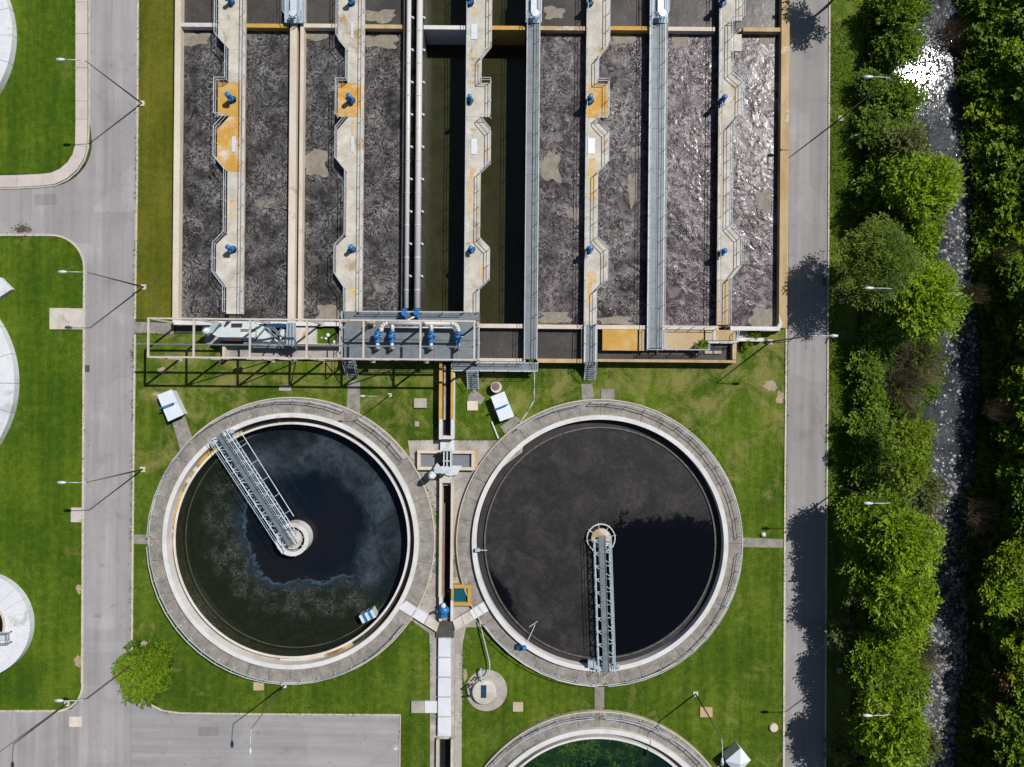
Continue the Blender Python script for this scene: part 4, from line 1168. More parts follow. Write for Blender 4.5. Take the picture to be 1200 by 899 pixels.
# ================================================================ round clarifiers
def ang(cx, cy, x, y): p = P(x, y, .6); return atan2(p[1]-cy, p[0]-cx)
def clarifier(c, label, zring, zweir, zwater, zlaund, rw, watermat, laund, gaps, facemat, rail_h=1.1, dx=0, dy=0):
    cx, cy = c
    t = thing('clarifier', label, 'tank', (cx, cy, 0), 'round clarifiers')
    n = 40
    for i in range(n):
        a0 = 2*pi*i/n; a1 = 2*pi*(i+1)/n
        M().arc(cx, cy, RR, RO+random.uniform(-.02,.02), a0+.0012, a1-.0012, -.3, .5+random.uniform(-.008,.008), 4).build('walk_slab', 'ringwalk', t)
    M().arc(cx, cy, RO+.02, RO+.14, 0, 2*pi, -.3, .56).build('edge_kerb', 'kerb', t)
    M().arc(cx, cy, RR-.52, RR, 0, 2*pi, -3.6, zring).build('ring_wall', 'white', t)
    wx, wy = cx+dx, cy+dy
    M().arc(wx, wy, rw-(.24 if facemat == 'algae_shade' else .16), rw, 0, 2*pi, -3.6, zweir).build('weir_wall', 'white' if facemat == 'algae_shade' else 'weir', t)
    M().arc(wx, wy, rw-(.27 if facemat == 'algae_shade' else .2), rw-(.241 if facemat == 'algae_shade' else .161), 0, 2*pi, -3.6, zweir-.08).build('inner_face', facemat, t)
    M().arc(wx, wy, rw+.001, RR-.5, 0, 2*pi, -3.6, zlaund).build('launder_bed', laund, t)
    w = M().fan(wx, wy, rw-.2, zwater).build('clarifier_water', watermat); struct(w)
    # railing broken at the entrances
    rr = RO-.22
    marks = []
    for (xa, ya), (xb, yb) in gaps:       # railing arcs run from a to b, clockwise in the photograph
        A, B = ang(cx, cy, xa, ya), ang(cx, cy, xb, yb)
        while B > A: B -= 2*pi
        n = max(2, int((A-B)*rr/2.0))
        railing([(cx+rr*cos(A+(B-A)*i/n), cy+rr*sin(A+(B-A)*i/n), .5) for i in range(n+1)], t, rail_h, r=.045)
    return t
CW1 = film_water('west_clarifier_water', C1[0], C1[1], 13.5, P(356,617)[0], P(356,617)[1], 7.3)
# the specks gather in the south-western quarter
MAT['cw1'] = CW1
MAT['cw2'] = scum_water('east_clarifier_water', (P(703,610)[0], P(703,606)[1]), (P(580,702)[0], P(580,702)[1], 1.7, 5.2))
MAT['cw3'] = clarifier_water('south_clarifier_water', (.002,.009,.007), (.004,.014,.011), None, P(690,905)[0], P(690,905)[1],
   [(P(640,888)[0], P(640,888)[1], 6, 2.5, .3, .35, (.025,.070,.012)), (P(705,878)[0], P(705,878)[1], 8, 2, 0, .25, (.020,.060,.012))], (.10,.20,.02), .85)
cl1 = clarifier(C1, 'western round clarifier with clear blue-black water, scum films and a diagonal bridge', 1.0, .6, -1.15, -.25, 13.75, 'cw1', 'launder',
    [((470,728),(172,639)), ((232,508),(402,484)), ((420,492),(473,537)), ((171,627),(222,517))], 'algae_shade', dx=.0)
cl2 = clarifier(C2, 'eastern round clarifier half covered by dark brown scum, with a straight north-south bridge', 1.0, .28, .12, -.02, 13.55, 'cw2', 'sludge',
    [((606,502),(680,474)), ((693,474),(870,628)), ((870,648),(712,804)), ((697,804),(564,734))], 'sludge', dx=.1, dy=-.1)
cl3 = clarifier(C3, 'southern round clarifier cut by the picture edge, green water with weed', 1.0, .6, .2, -.1, 13.75, 'cw3', 'ringwalk',
    [((560,905),(695,838)), ((708,838),(842,905))], 'algae_shade')
# yellow brown stains and settled scum on the floating side of the west launder are flat patches on its bed; dark north-east arcs paint the ring wall's shade
for a0, a1, mt in ((118,126,'walk'),(135,142,'ochre'),(144,146.5,'walk'),(150,153,'walk'),(158,175,'ochre'),(176,178,'walk'),(180,200,'ochre'),(98,116,'algae_shade'),(60,97,'algae_shade'),(-60,58,'algae_shade'),(238,262,'ochre_wall'),(264,285,'cream'),(287,300,'launder')):
    M().arc(C1[0], C1[1], 13.76, RR-.53, radians(a0), radians(a1), -.4, -.23+(a0%7)*.002).build('bed_patch', mt, cl1)
M().arc(C1[0], C1[1], 13.05, 13.15, 0, 2*pi, -1.2, -1.1).build('skirt_ring', 'darkwall', cl1)

def bridge(c, p_end, label, w=1.85, zb=1.35):
    """walk bridge from the rim to the centre column"""
    t = thing('clarifier_bridge', label, 'bridge', (c[0], c[1], zb), 'scraper bridges of the clarifiers')
    dx, dy = p_end[0]-c[0], p_end[1]-c[1]; Lb = hypot(dx, dy); dx /= Lb; dy /= Lb; nx, ny = -dy, dx
    def q(a, s, z): return (c[0]+dx*a+nx*s, c[1]+dy*a+ny*s, z)
    def bar(a0, s0, z0, a1, s1, z1, r): return M().tube(q(a0,s0,z0), q(a1,s1,z1), r, 5)
    for s in (-w/2, w/2):
        m = bar(-.6, s, zb, Lb, s, zb, .07)
        m.tube(q(-.6,s,zb-.9), q(Lb,s,zb-.9), .06, 5); k = 0; a = 0
        while a < Lb-1.2:
            m.tube(q(a,s,zb), q(a+.6,s,zb-.9), .05, 4); m.tube(q(a+.6,s,zb-.9), q(a+1.2,s,zb), .05, 4); a += 1.2
        m.build('truss_girder', 'bridge', t)
        railing([q(-.6,s*1.04,zb+.05), q(Lb,s*1.04,zb+.05)], t, 1.1, mat='bridge', r=.035, every=1.6)
    a = 0
    while a < Lb:
        m = bar(a, -w/2, zb-.05, min(a+1.3,Lb), w/2, zb-.05, .05); m.tube(q(a,w/2,zb-.08), q(a,-w/2,zb-.08), .06, 4)
        m.build('cross_brace', 'bridge', t); a += 1.5
    a = -.5; i = 0
    while a < Lb:
        b = min(a+1.9, Lb)
        M().add([q(a+.02,s,z) for s in (-.38,.38) for z in (zb+.0,zb+.05)]+[q(b-.02,s,z) for s in (-.38,.38) for z in (zb+.0,zb+.05)],
            [(0,1,3,2),(4,6,7,5),(0,4,5,1),(2,3,7,6),(1,5,7,3),(0,2,6,4)]).build('deck_panel', 'steel', t)
        a = b
    return t, q, Lb
e1 = P(257, 509, 1.3); b1, q1, L1 = bridge(C1, e1, 'white lattice bridge running diagonally across the western clarifier')
cc2 = (P(705,632,1)[0], P(705,632,1)[1])
e2 = P(710.5, 787, 1.3); b2, q2, L2 = bridge(cc2, e2, 'pale steel bridge running south from the centre of the eastern clarifier', 1.8)
M().tube(q1(2.2, -2.1, 1.5), q1(13.6, -2.3, 1.5), .05, 5).build('side_rail', 'rail', b1)
for a in (3.0,5.3,7.6,9.9,12.2): M().tube(q1(a,-1.05,1.4), q1(a,-2.2,1.5), .04, 5).build('outrigger', 'rail', b1)
for (b_, q_, L_) in ((b1,q1,L1),(b2,q2,L2)):
    for s in (-1.3, 1.3):
        p = q_(L_-.5, s, 1.0)
        M().lathe((p[0],p[1],1.0), [(0,0),(.30,0),(.30,.35),(.15,.5),(0,.5)], 12).build('drive_wheel', 'skyblue', b_)
p = q2(L2-1.0, -1.6, 1.0)
M().box(p[0]-.5,p[1]-.4,1.0,p[0]+.4,p[1]+.4,1.6).build('drive_motor', 'skyblue', b2)
def centre_column(c, label, r1, r0, rd, zwat):
    t = thing('centre_column', label, 'column', (c[0], c[1], zwat), 'centre columns of the clarifiers')
    M().arc(c[0], c[1], r0, r1, 0, 2*pi, zwat-1, .55, 48).build('feed_ring', 'white', t)
    M().lathe((c[0],c[1],-3.4), [(0,0),(rd*.9,0),(rd*.9,3.6),(rd,3.7),(rd,4.0),(0,4.02)], 32).build('column_head', 'walk', t)
    for i in range(8):
        a = 2*pi*i/8+.2
        M().tube((c[0]+rd*cos(a),c[1]+rd*sin(a),.45),(c[0]+(r1+.12)*cos(a),c[1]+(r1+.12)*sin(a),.45),.035,5).build('spoke', 'rail', t)
centre_column((C1[0]+.05, C1[1]+.1), 'broad white ring and round concrete head at the centre of the western clarifier', 1.95, 1.45, 1.15, -1.15)
centre_column(cc2, 'thin white ring round a pale concrete head at the centre of the eastern clarifier', 1.68, 1.58, 1.15, .12)

# ================================================================ flume, channels and boxes between the clarifiers
def wbox(m, x0, y0, x1, y1, z0, z1): return m.pbox(x0, y0, x1, y1, z0, z1)
ft = thing('inlet_trough', 'raised concrete trough with ochre side walls running south from the valve platform', 'trough', P(523, 470))
for x0, x1, y0, y1, mt in ((514.5,518,425,491,'ochre'),(528.3,531.5,425,491,'ochre'),(514.5,518,491,515,'white'),(528.3,531.5,491,515,'white')):
    M().pbox(x0, y0, x1, y1, 0, 1.5 if mt == 'ochre' else 1.46).build('side_wall', mt, ft)
M().pbox(518, 511, 528.3, 514.8, 0, 1.46).build('end_wall', 'white', ft)
M().pbox(518, 424, 528.3, 511, 0, .25).build('floor', 'black_water', ft)
M().pbox(520, 427, 522, 492, .25, 1.0).build('baffle', 'concrete', ft)
M().pbox(531.5, 436, 532.6, 514, 0, 1.2).build('conduit', 'hatch', ft)
fl = thing('flow_splitter', 'shallow concrete splitter box with two grey water bays and a gate frame between the clarifiers', 'tank', P(522, 540))
for a in ((489,528,556,531.5),(489,547.5,556,551),(489,531.5,492.5,547.5),(552.5,531.5,556,547.5)):
    M().pbox(*a, 0, .75).build('box_wall', 'cream', fl)
M().pbox(519, 531.5, 529, 547.5, 0, .7).build('middle_wall', 'white', fl)
M().pbox(516, 516, 532, 528, 0, .5).build('approach_slab', 'bright', fl)
M().pbox(556, 527, 560, 551, 0, .3).build('side_slab', 'ochre_wall', fl)
for x0, x1 in ((492.5,519),(529,552.5)):
    a = prect(x0, 531.5, x1, 547.5, .3); struct(M().add([(p[0],p[1],.3) for p in a], [(0,1,2,3)]).build('splitter_water', 'blue_water'))
gt = thing('sluice_gate', 'white sluice gate frame with dark slots and handwheels standing over the splitter box', 'gate', P(524, 545))
for x in (519.5, 523.2, 527.5):
    M().pbox(x, 528, x+1.2, 549, .7, 2.4).build('gate_post', 'sheet', gt)
for x in (521, 525): M().pbox(x, 530, x+1.8, 546, .7, 1.0).build('gate_leaf', 'dark', gt)
M().pbox(518, 526.5, 529.5, 528.5, 1.9, 2.5).build('top_bar', 'sheet', gt); M().pbox(519, 540, 529, 541, 2.3, 2.5).build('top_bar', 'sheet', gt)
M().prism([P(x,y,1.6) for x, y in ((506,552),(512,543),(517,547),(521,556),(516,557))], .7, 1.6).build('white_guard', 'sheet', gt)
M().prism([P(x,y,1.1) for x, y in ((528,546),(541,546),(536,556),(528,558),(519,556),(520,552))], .5, 1.1).build('white_platform', 'sheet', gt)
M().pbox(512.5, 544, 528, 553, 1.1, 1.5).build('drive_frame', 'dark', gt)
for x, y in ((514,549),(519.5,549.5),(525,549.5)):
    M().lathe(pz(x,y,1.5), [(0,0),(.1,0),(.1,.9),(.45,.95),(.45,1.02),(0,1.03)], 12).build('handwheel', 'rail', gt)
tv = thing('telescopic_valve', 'tall white stand', 'valve', P(512, 556)); tv['label'] = 'tall white stand with a round cap beside the sluice gate'
c = pz(509, 554, 0); M().lathe((c[0],c[1],0), [(0,0),(.25,0),(.22,1.2),(.3,1.3),(.45,1.6),(.45,2.6),(.25,2.8),(0,2.85)], 14).build('stand', 'sheet', tv, True)
M().lathe((c[0],c[1],2.85), [(0,0),(.34,0),(.38,.3),(.25,.6),(0,.7)], 12).build('cap', 'sheet', tv, True)
# the open channel
ch = thing('outlet_channel', 'narrow open channel with pinkish edges between the two big clarifiers', 'channel', P(523, 640))
for x0, x1, y0, y1, mt in ((514.5,517.6,566,700,'cream'),(528,531,566,690,'cream'),(514.5,517.6,700,728,'white'),(528,531,704,728,'white')):
    M().pbox(x0, y0, x1, y1, -2.5, .8).build('channel_wall', mt, ch)
M().pbox(515, 552.5, 530, 566, 0, .8).build('cover_slab', 'walk', ch)
a = prect(516, 560, 529.5, 712, -1.0); struct(M().add([(p[0],p[1],-1.0) for p in a], [(0,1,2,3)]).build('channel_water', 'black_water'))
M().pbox(517.6, 590, 521, 700, -2.4, -.2).build('ledge', 'brown', ch)
tp = thing('teal_sump', 'small square sump of teal water with a bright yellow rim', 'tank', P(540, 697))
for a in ((529,685.5,552,689.6),(529,706,552,710),(548,689.6,552,706),(528.8,689.6,531.4,706)): M().pbox(*a, 0, .75).build('rim', 'ochre', tp)
a = prect(531.4,689.6,548,706,.4); struct(M().add([(p[0],p[1],.4) for p in a], [(0,1,2,3)]).build('sump_water', 'teal_water'))
pu = thing('blue_pump', 'blue pump with dark intake sitting over the channel next to the teal sump', 'pump', P(521, 715))
M().lathe(pz(521,714,.8), [(0,0),(.5,0),(.55,.3),(.45,.7),(.2,.85),(0,.85)], 14).build('pump_body', 'blue', pu, True)
M().box(pz(518,710,.8)[0],pz(518,722,.8)[1],.8,pz(524,710,.8)[0],pz(524,718,.8)[1],1.5).build('motor_box', 'blue', pu)
M().lathe(pz(520,709,1.2), [(0,0),(.25,0),(.25,.4),(0,.5)], 10).build('white_cap', 'sheet', pu)
M().tube(pz(514,716,1.2), pz(509,718,1.2), .16, 8).build('intake_pipe', 'darkblue', pu, True)
# white covers: two slanting and one long straight row of panels
def cover_row(name, label, A, B, n, mats, z=.55):
    t = thing(name, label, 'cover', P((A[0][0]+B[1][0])/2, (A[0][1]+B[1][1])/2), 'white channel covers')
    (a0, a1), (b0, b1) = A, B
    for i in range(n):
        f, g_ = i/n, (i+1)/n-.012
        qq = [(a0[0]+(a1[0]-a0[0])*f, a0[1]+(a1[1]-a0[1])*f), (a0[0]+(a1[0]-a0[0])*g_, a0[1]+(a1[1]-a0[1])*g_),
              (b0[0]+(b1[0]-b0[0])*g_, b0[1]+(b1[1]-b0[1])*g_), (b0[0]+(b1[0]-b0[0])*f, b0[1]+(b1[1]-b0[1])*f)]
        M().prism([P(x, y, z) for x, y in qq], 0, z).build('cover_panel', mats[i % len(mats)], t)
cover_row('slanting_cover', 'white slanting channel cover from the western clarifier to the pump', ((476,704),(515,731)), ((467,713),(512,741)), 3, ['bright','bright','walk'])
cover_row('slanting_cover', 'white slanting channel cover from the eastern clarifier to the pump', ((569,704),(530,728)), ((577,713),(533,740)), 4, ['bright','bright','walk','walk'])
cover_row('straight_cover', 'long straight white channel cover running south from the pump', ((513.8,748),(513,864)), ((528,748),(528.3,864)), 5, ['bright'])
cover_row('side_cover', 'short side cover of two pads left of the long white cover', ((482,822),(513.5,822)), ((482,835.5),(513.5,835.5)), 2, ['concrete','bright'], .3)
M().pbox(511, 728, 532, 747.5, 0, .3).build('junction_slab', 'darkwall', ch)
c2t = thing('lower_channel', 'open channel mouth with white edges at the bottom of the picture', 'channel', P(521, 890))
for a in ((510.5,866,513.5,1040),(527.5,866,530.5,1040)): M().pbox(*a, -2.0, .5).build('channel_wall', 'walk', c2t)
a = prect(512, 864, 528, 1040, -.8); struct(M().add([(p[0],p[1],-.8) for p in a], [(0,1,2,3)]).build('channel_water', 'black_water'))
M().pbox(532, 748, 540.5, 1100, 0, .06).build('side_path', 'concrete', ch)

# ---- round access shaft with hose
sh = thing('access_shaft', 'grey round slab with a white manhole dome and a dark blue square hatch', 'shaft', P(570, 809))
c = P(570, 809); M().lathe((c[0],c[1],0), [(0,0),(2.45,0),(2.4,.10),(0,.12)], 40).build('base_slab', 'concrete', sh)
c = P(567.5, 809); M().lathe((c[0],c[1],.11), [(0,0),(1.45,0),(1.4,.5),(1.3,.6),(0,.68)], 36).build('dome', 'walk', sh)
M().pbox(564, 803.5, 570, 818, .7, .86).build('hatch', 'darkblue', sh)
for a, b in (((556,798),(561,793)),((544,808),(554,801)),((550,806),(552,815)),((545,817),(553,816))): M().tube(pz(*a,.9), pz(*b,.9), .09, 6).build('guard_bar', 'dark', sh)
for a in ((545,808),(552,803),(560,794),(552,815)): M().tube(pz(*a,.1), pz(*a,.95), .05, 6).build('guard_post', 'dark', sh)
def hose(name, label, pts, r, mat, z=.08):
    m = M().path([pz(x, y, z) for x, y in pts], r, 6); o = m.build(name, mat, None, True); tag(o, label, 'hose')
def smoothpts(pts, n=6):
    out = []
    for i in range(len(pts)-1):
        p0 = pts[max(0,i-1)]; p1 = pts[i]; p2 = pts[i+1]; p3 = pts[min(len(pts)-1,i+2)]
        for k in range(n):
            t = k/n; out.append(tuple(.5*((2*p1[j])+(-p0[j]+p2[j])*t+(2*p0[j]-5*p1[j]+4*p2[j]-p3[j])*t*t+(-p0[j]+3*p1[j]-3*p2[j]+p3[j])*t**3) for j in (0,1)))
    return out+[pts[-1]]
hose('hose', 'thin pale hose curving from the eastern ring walk to the round shaft', smoothpts([(562,728),(566,745),(571,765),(574,780),(572,789),(566,794),(562,790),(564,783),(563,789),(565,800)]), .07, 'rail', .75)
hose('conduit_line', 'pale conduit running from the steel walkway across the lawn to the eastern ring walk', [(626,436),(626,455),(625.5,470),(618,483),(605,502),(590,528),(580,545)], .06, 'rail', .12)
st = tag(M().tube(pz(576,494,.15), pz(584,514,.15), .1, 6).build('white_pole', 'sheet'), 'white pole lying on the grass beside the apron corner', 'pole')

# ---- white kiosks and the round tank
def kiosk(pts, h, label, ang_item=True, mat='hatch'):
    q = [P(x, y, h) for x, y in pts]; cx = sum(p[0] for p in q)/4; cy = sum(p[1] for p in q)/4
    t = thing('kiosk', label, 'kiosk', (cx, cy, 0), 'white equipment kiosks on the lawn')
    inn = [(cx+(p[0]-cx)*.93, cy+(p[1]-cy)*.93) for p in q]
    M().prism(inn, 0, h-.12).build('cabinet', 'sheet', t)
    half = [(q[0], q[1]), (q[3], q[2])]
    for s0, s1 in ((0,.49),(.51,1)):
        lerp = lambda a, b, f: (a[0]+(b[0]-a[0])*f, a[1]+(b[1]-a[1])*f)
        M().prism([lerp(q[0],q[3],s0), lerp(q[1],q[2],s0), lerp(q[1],q[2],s1), lerp(q[0],q[3],s1)], h-.12, h).build('roof_panel', 'roof', t)
    d = (q[1][0]-q[0][0], q[1][1]-q[0][1]); l = hypot(*d); d = (d[0]/l, d[1]/l)
    M().tube((cx-d[0]*1.0, cy-d[1]*1.0, h+.45), (cx+d[0]*.7, cy+d[1]*.7, h+.45), .09, 6).build('vent_pipe', 'blue', t)
    M().tube((cx-d[0]*.9, cy-d[1]*.9, h), (cx-d[0]*.9, cy-d[1]*.9, h+.5), .07, 6).build('vent_foot', 'blue', t)
    M().tube((cx+d[0]*.5, cy+d[1]*.5, h), (cx+d[0]*.5, cy+d[1]*.5, h+.5), .07, 6).build('vent_foot', 'dark', t)
    return t
kiosk([(184,463),(201,456.5),(215,486),(197,494)], 1.2, 'white flat kiosk on the lawn northwest of the western clarifier')
kiosk([(575,465),(591,458.7),(602.7,488),(586,494)], 1.3, 'white flat kiosk next to the round white tank')
rt = thing('round_tank', 'small round white tank with a brown lid on the grass', 'tank', P(581.5, 454))
c = P(581.5, 454, 0); M().lathe((c[0],c[1],0), [(0,0),(.62,0),(.64,.1),(.66,.9),(.60,1.0),(0,1.0)], 24).build('tank_body', 'white', rt)
M().lathe((c[0]-.02,c[1]+.12,1.0), [(0,0),(.46,0),(.46,.08),(0,.12)], 20).build('lid', 'brown', rt)
pk = thing('pyramid_kiosk', 'white kiosk with a hipped roof at the bottom edge, east of the southern clarifier', 'kiosk', P(865, 893))
q = [P(x,y,1.8) for x, y in ((850,892),(868,876.5),(880,891),(864,908))]; cx = sum(p[0] for p in q)/4; cy = sum(p[1] for p in q)/4
M().prism([(cx+(p[0]-cx)*.92, cy+(p[1]-cy)*.92) for p in q], 0, 1.8).build('cabinet', 'sheet', pk)
M().add([(p[0],p[1],1.8) for p in q]+[(cx,cy,2.5)], [(0,1,4),(1,2,4),(2,3,4),(3,0,4),(3,2,1,0)]).build('roof', 'roof', pk)
hose('kiosk_pipe', 'thin pale pipe leading west from the hipped kiosk', [(853,893),(842,898),(830,912)], .06, 'rail', .2)
fb = thing('scum_float', 'small blue and white striped float moored at the rim of the western clarifier', 'float', pz(428, 724, -1.0))
for i in range(5):
    x0 = 420.5+i*3.2; y0 = 722-i*1.5
    pts = [(x0,y0),(x0+3.0,y0-2.2+.6),(x0+7.5,y0+7),(x0+4.5,y0+9)]
    M().prism([P(x,y,.3) for x, y in pts], -1.2, .3).build('float_plank', ['sheet','blue','sheet','blue','sheet'][i], fb)

# ---- pads, lids, road plates
def pad(label, pts, z, mat='concrete', nm='concrete_pad', cat='pad', grp='concrete pads set in the lawns'):
    o = M().prism([P(x, y, z) for x, y in pts], 0, z).build(nm, mat); tag(o, label, cat, grp)
R4 = lambda a, b, c, d: [(a,b),(c,b),(c,d),(a,d)]
pad('pale concrete pad in the western lawn with a grey neighbour towards the road', R4(58,361,81,386), .22, 'walk')
pad('darker grey concrete pad touching the west kerb', R4(81.4,361.5,98,386), .16, 'pave')
pad('small square pad by the west kerb below the third street lamp', R4(83,595,96,612), .12, 'pave')
pad('tan pad at the foot of the western clarifier', R4(297,799.5,309,809), .15, 'tan')
pad('tan square pad southeast of the round shaft', R4(601,823,613,834), .15, 'tan')
pad('tan square pad under the lamp pole east of the southern clarifier', R4(820.5,829,835,840.5), .15, 'tan')
pad('pale square pad near the foot of the steel stair', R4(547.5,470,560,481), .2, 'cream')
pad('mossy square pad on the lawn left of the ochre trough', R4(485,467,500,478), .3, 'concrete')
pad('small grey pad left of the trough, near the apron corner', R4(486,494,491,500), .25, 'concrete')
pad('small footing pad north of the western clarifier', R4(327,451,341,458), .12, 'concrete')
pad('dull green pad north of the eastern clarifier', R4(704,456,720,470), .10, 'ringwalk')
o = M().lathe(P(906,852)+(0,), [(0,0),(.52,0),(.5,.25),(.42,.32),(0,.34)], 20).build('well_lid', 'cream'); tag(o, 'round cream well lid on the grass beside the east road', 'lid')
o = M().lathe(P(894,626)+(0,), [(0,0),(.28,0),(.26,.3),(.15,.4),(0,.42)], 14).build('white_marker', 'sheet'); tag(o, 'small white marker dome beside the eastern path', 'marker')
o = M().pbox(81,840,96,852,.02,.045).build('road_plate', 'cream'); tag(o, 'pale square plate set in the asphalt at the southwest junction', 'plate')
o = M().lathe(P(463,876)+(.02,), [(0,0),(.42,0),(.42,.02),(0,.022)], 20).build('manhole_cover', 'concrete'); tag(o, 'round manhole cover near the east end of the parking lot', 'manhole')
o = M().lathe(P(463.5,877)+(.045,), [(0,0),(.16,0),(.16,.03),(0,.03)], 12).build('manhole_plug', 'sheet'); tag(o, 'tiny white plug on the manhole cover', 'plug')
bm_ = thing('blue_sampler', 'blue motor on the southwest ring walk of the eastern clarifier', 'motor', P(612,757,.5)+(.5,))
c = pz(614,757,.5); M().lathe(c, [(0,0),(.3,0),(.32,.5),(.2,.9),(0,.95)], 12).build('motor_body', 'blue', bm_, True)
M().box(c[0]-.9,c[1]-.3,.5,c[0]-.2,c[1]+.25,.95).build('foot', 'darkblue', bm_)
M().tube(pz(618,752,.7), pz(627,732,.35), .05, 6).build('skimmer_arm', 'rail', bm_); M().tube(pz(620,735,.35), pz(630,728,.35), .05, 6).build('skimmer_bar', 'rail', bm_)
sn = thing('level_sensor', 'white and blue level sensor with an arm on the west rim of the eastern clarifier', 'sensor', P(560,645,1)+(1.0,))
c = pz(560,644,1.0); M().box(c[0]-.3,c[1]-.15,1.0,c[0]+.25,c[1]+.2,1.5).build('sensor_box', 'skyblue', sn)
M().tube((c[0],c[1],1.3), pz(571,645,1.2), .05, 6).build('arm', 'rail', sn)

# ---- round tanks of the western lawn, mostly outside the picture
def wtank(cx, cy, R, h, label, hole=0):
    c = P(cx, cy, h)
    t = thing('white_tank', label, 'tank', (c[0], c[1], 0), 'white round tanks on the western lawn')
    k = (H-h)/H; n = 24
    for i in range(n):
        M().arc(c[0], c[1], hole*.1*k if hole else .5, R*.1*k, 2*pi*i/n+.002, 2*pi*(i+1)/n-.002, 0, h+.002*(i%3), 8).build('top_slab', 'bright', t)
    if not hole: M().lathe((c[0],c[1],h), [(0,0),(.6,0),(.6,.1),(0,.1)], 20).build('centre_cap', 'walk', t)
    return t, c, k
wtank(-109, 40, 123, .8, 'white round tank rim in the top left corner')
wtank(-116, 448, 133, .8, 'white round tank rim on the left edge, level with the gantry')
t3, c3, k3 = wtank(-26.5, 733, 61.5, .8, 'white round tank with a dark opening and small grey bridge at the lower left edge', 33)
M().arc(c3[0], c3[1], 3.1*k3, 3.32*k3, 0, 2*pi, 0, .95).build('opening_rim', 'cream', t3)
struct(M().fan(c3[0], c3[1], 3.15*k3, .2, 48).build('tank_water', 'black_water'))
wb = thing('tank_bridge', 'small grey bridge over the opening of the lower left white tank', 'bridge', pz(5, 745, 1.2))
M().prism([P(x,y,1.3) for x, y in ((-40,752),(-40,742),(9,741),(9,750)) ], 1.1, 1.3).build('deck', 'hatch', wb)
railing([pz(-40,741,1.3), pz(13,740,1.3), pz(13,752,1.3), pz(-40,753,1.3)], wb, .9, mat='dark')
dm = thing('corner_slab', 'white corner of a low slab on the left edge above the concrete pads', 'slab', P(-8, 338))
for pts in ([(-22,338),(0,325),(14,339),(-7,352)],): M().prism([P(x,y,.5) for x, y in pts], 0, .5).build('slab', 'bright', dm)

# ================================================================ street lamps
def lamp(loc, rz, label, h=10.6, arm=2.1):
    t = thing('street_lamp', label, 'street lamp', loc, 'street lamps of the plant')
    M().box(loc[0]-.3,loc[1]-.3,0,loc[0]+.3,loc[1]+.3,.12).build('base_block', 'walk', t)
    M().tube((loc[0],loc[1],.1),(loc[0],loc[1],h),.10,10,.055).build('pole', 'pole', t, True)
    M().path([(loc[0],loc[1],h-.05),(loc[0]-arm*.35,loc[1],h+.18),(loc[0]-arm,loc[1],h+.25)], .04, 8).build('arm', 'rail', t, True)
    hd = M()
    hd.add([(loc[0]-arm+.15,loc[1]-.10,h+.2),(loc[0]-arm+.15,loc[1]+.10,h+.2),(loc[0]-arm-.3,loc[1]+.19,h+.16),(loc[0]-arm-.75,loc[1]+.12,h+.18),(loc[0]-arm-.75,loc[1]-.12,h+.18),(loc[0]-arm-.3,loc[1]-.19,h+.16),
            (loc[0]-arm+.15,loc[1]-.06,h+.32),(loc[0]-arm+.15,loc[1]+.06,h+.32),(loc[0]-arm-.3,loc[1]+.13,h+.36),(loc[0]-arm-.7,loc[1]+.08,h+.3),(loc[0]-arm-.7,loc[1]-.08,h+.3),(loc[0]-arm-.3,loc[1]-.13,h+.36)],
           [(5,4,3,2,1,0),(6,7,8,9,10,11)]+[(i,(i+1)%6,6+(i+1)%6,6+i) for i in range(6)])
    hd.build('lamp_head', 'lamp', t, True)
    return t
LS = [((166.5,121.5),0,'street lamp between the west road and the upper olive strip, opposite the curved footway'),
      ((168.5,336.5),0,'street lamp beside the west road just above the gantry frame'),
      ((167.5,550),0,'street lamp beside the west road, left of the western clarifier'),
      ((165,771),0,'street lamp rising out of the round bush by the southwest junction'),
      ((79,824),pi/2,'street lamp on the rounded corner of the lawn at the southwest junction'),
      ((333,803),pi/2,'street lamp at the south foot of the western clarifier, arm over the parking lot'),
      ((457,463),0,'street lamp on the lawn north of the western clarifier, shorter than the others'),
      ((815,813),pi/2,'street lamp on the lawn northeast of the southern clarifier'),
      ((902,401),pi,'street lamp at the southeast corner of the tank block, arm over the east road'),
      ((985,139),0,'street lamp among the trees, topmost one east of the road'),
      ((986,353),0,'street lamp among the trees east of the road, at the feathery tree'),
      ((985,571),0,'street lamp among the trees east of the road, level with the clarifier centres'),
      ((984,786),0,'street lamp among the trees, lowest one east of the road')]
l0 = None
for (x, y), rz, lb in LS:
    p = P(x, y); loc = (p[0], p[1], 0)
    if l0 is None: l0 = lamp(loc, rz, lb)
    else: dup(l0, loc, rz, lb, .68 if x == 457 else (.95 if x in (333, 815) else 1.0))
